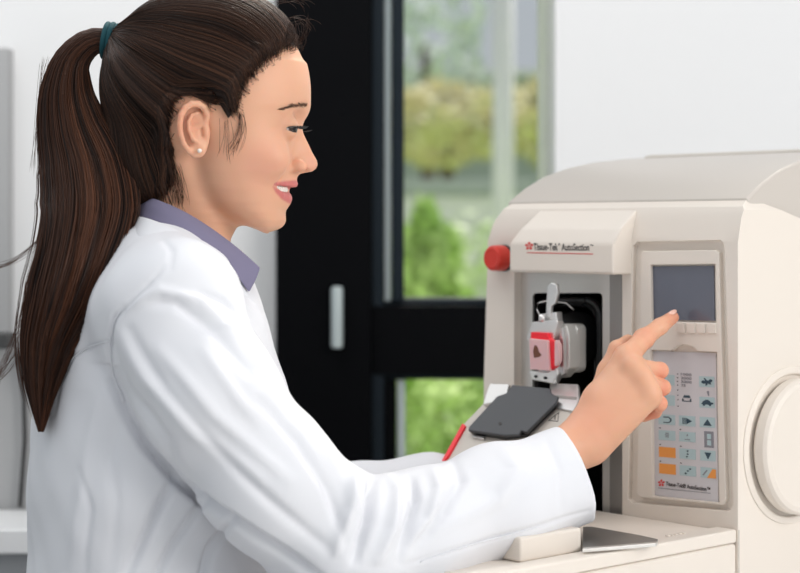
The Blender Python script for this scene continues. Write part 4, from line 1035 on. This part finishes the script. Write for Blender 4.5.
# collars: strips lofted between an upper and a lower edge
def loft(name, rowsL, m, parent, th, n=60, mk=8):
    R = []
    for row in rowsL:
        row = np.array([P(*p_) for p_ in row]); s = np.r_[0, np.cumsum(np.linalg.norm(np.diff(row, axis=0), axis=1))]; s /= s[-1]; t = np.linspace(0, 1, n)
        mm = np.gradient(row, s, axis=0); i = np.clip(np.searchsorted(s, t)-1, 0, len(s)-2); hh_ = (s[i+1]-s[i])[:, None]; u = ((t-s[i])[:, None]/hh_)
        R.append((2*u**3-3*u**2+1)*row[i]+(u**3-2*u**2+u)*hh_*mm[i]+(-2*u**3+3*u**2)*row[i+1]+(u**3-u**2)*hh_*mm[i+1])
    R = np.array(R); t = np.linspace(0, len(R)-1, mk); V = []
    for q in t:
        i = min(int(q), len(R)-2); u = q-i; V.append(R[i]*(1-u)+R[i+1]*u)
    V = np.array(V)-poff; k = V.shape[0]
    q = [(a*n+b, a*n+b+1, (a+1)*n+b+1, (a+1)*n+b) for a in range(k-1) for b in range(n-1)]
    o = link(name, npmesh(name, V.reshape(-1, 3), np.array(q)), m, parent)
    s = o.modifiers.new('s', 'SOLIDIFY'); s.thickness = th; s.offset = 0
    o.modifiers.new('ss', 'SUBSURF').levels = 1; o.modifiers['ss'].render_levels = 1
    return o
shirt = loft('shirt_collar', [
  [(150, 208, 1.80), (134, 197, 1.765), (140, 195, 1.72), (158, 200, 1.694), (185, 212, 1.682), (222, 236, 1.688), (245, 254, 1.697), (260.5, 268, 1.700)],
  [(150, 212, 1.81), (130, 204, 1.765), (138, 205, 1.71), (158, 209, 1.682), (186, 222, 1.668), (219, 243, 1.672), (240, 266, 1.682), (256, 280, 1.690)],
  [(148, 222, 1.82), (128, 214, 1.770), (136, 217, 1.70), (156, 222, 1.672), (186, 235, 1.658), (214, 251, 1.662), (234, 272, 1.672), (249, 293, 1.682)]], M['lilac'], person, .0020)
shirt['label'] = 'lilac shirt collar'
loft('shirt_front', [
  [(205, 245, 1.74), (222, 250, 1.715), (238, 264, 1.700)],
  [(205, 275, 1.74), (226, 282, 1.705), (250, 292, 1.698)],
  [(205, 330, 1.74), (230, 330, 1.705), (254, 330, 1.705)]], M['lilac'], person, .002)
cc_ = loft('coat_collar', [
  [(146, 224, 1.80), (128, 214, 1.765), (134, 216, 1.705), (150, 219, 1.664), (178, 230, 1.650), (208, 244, 1.652), (227, 259, 1.660), (234, 276, 1.664), (240, 292, 1.672), (256, 303, 1.688)],
  [(140, 236, 1.82), (120, 232, 1.765), (126, 233, 1.69), (146, 238, 1.635), (176, 250, 1.615), (206, 264, 1.622), (226, 280, 1.640), (238, 296, 1.655), (252, 310, 1.672), (264, 322, 1.690)],
  [(136, 250, 1.83), (112, 248, 1.765), (118, 249, 1.68), (140, 254, 1.622), (168, 266, 1.600), (198, 282, 1.606), (220, 298, 1.622), (240, 318, 1.642), (258, 340, 1.664), (270, 360, 1.685)]], M['coat'], lab, .003, 80, 10)
# lower body, seated below the frame
def low_fn(G):
    f = chain(G, [(-.24, 1.75, .80), (-.235, 1.75, .62)], [.128, .135], .03, .72)
    return f
(Xl, Yl, Zl), _ = grid((-.5, 1.4, .44), (.45, 2.1, .83), .008)
G = (Xl, Yl, Zl)
f = low_fn(G)
for s in (-1, 1): f = smin(f, rcone(G, (-.22, 1.75+s*.08, .56), (.22, 1.75+s*.10, .57), .09, .065), .04)
f = np.maximum(f, -(Zl-.47))
f[:, :, -1] = .01
v_, q_ = surface_nets(f, (-.5, 1.4, .44), .008); link('coat_skirt', npmesh('coat_skirt', v_-poff, q_), M['coat'], lab)
for s in (-1, 1):
    y = 1.75+s*.10; tube('trouser_leg', [Vector(q)-person.location for q in ((.2, y, .56), (.235, y, .50), (.235, y, .30), (.22, y, .09))], [.05, .058, .052, .045], M['trousers'], person, 16)
    o = box('shoe', (.16-poff[0], y-.042-poff[1], 0), (.40-poff[0], y+.042-poff[1], .09), M['blk'], person, .03)
st = empty('laboratory_stool', (-.22, 1.75, 0)); tag(st, 'round black stool on which the woman in the lab coat sits', 'stool')
lathe('seat', [(.16, .40), (.19, .41), (.19, .455), (.17, .468)], (0, 0, 0), (0, 0, 1), M['blk'], st, 40)
lathe('column', [(.03, .06), (.025, .10), (.022, .399)], (0, 0, 0), (0, 0, 1), M['steeld'], st, 20)
lathe('base', [(.21, 0), (.21, .02), (.06, .045), (.05, .059)], (0, 0, 0), (0, 0, 1), M['steeld'], st, 32)
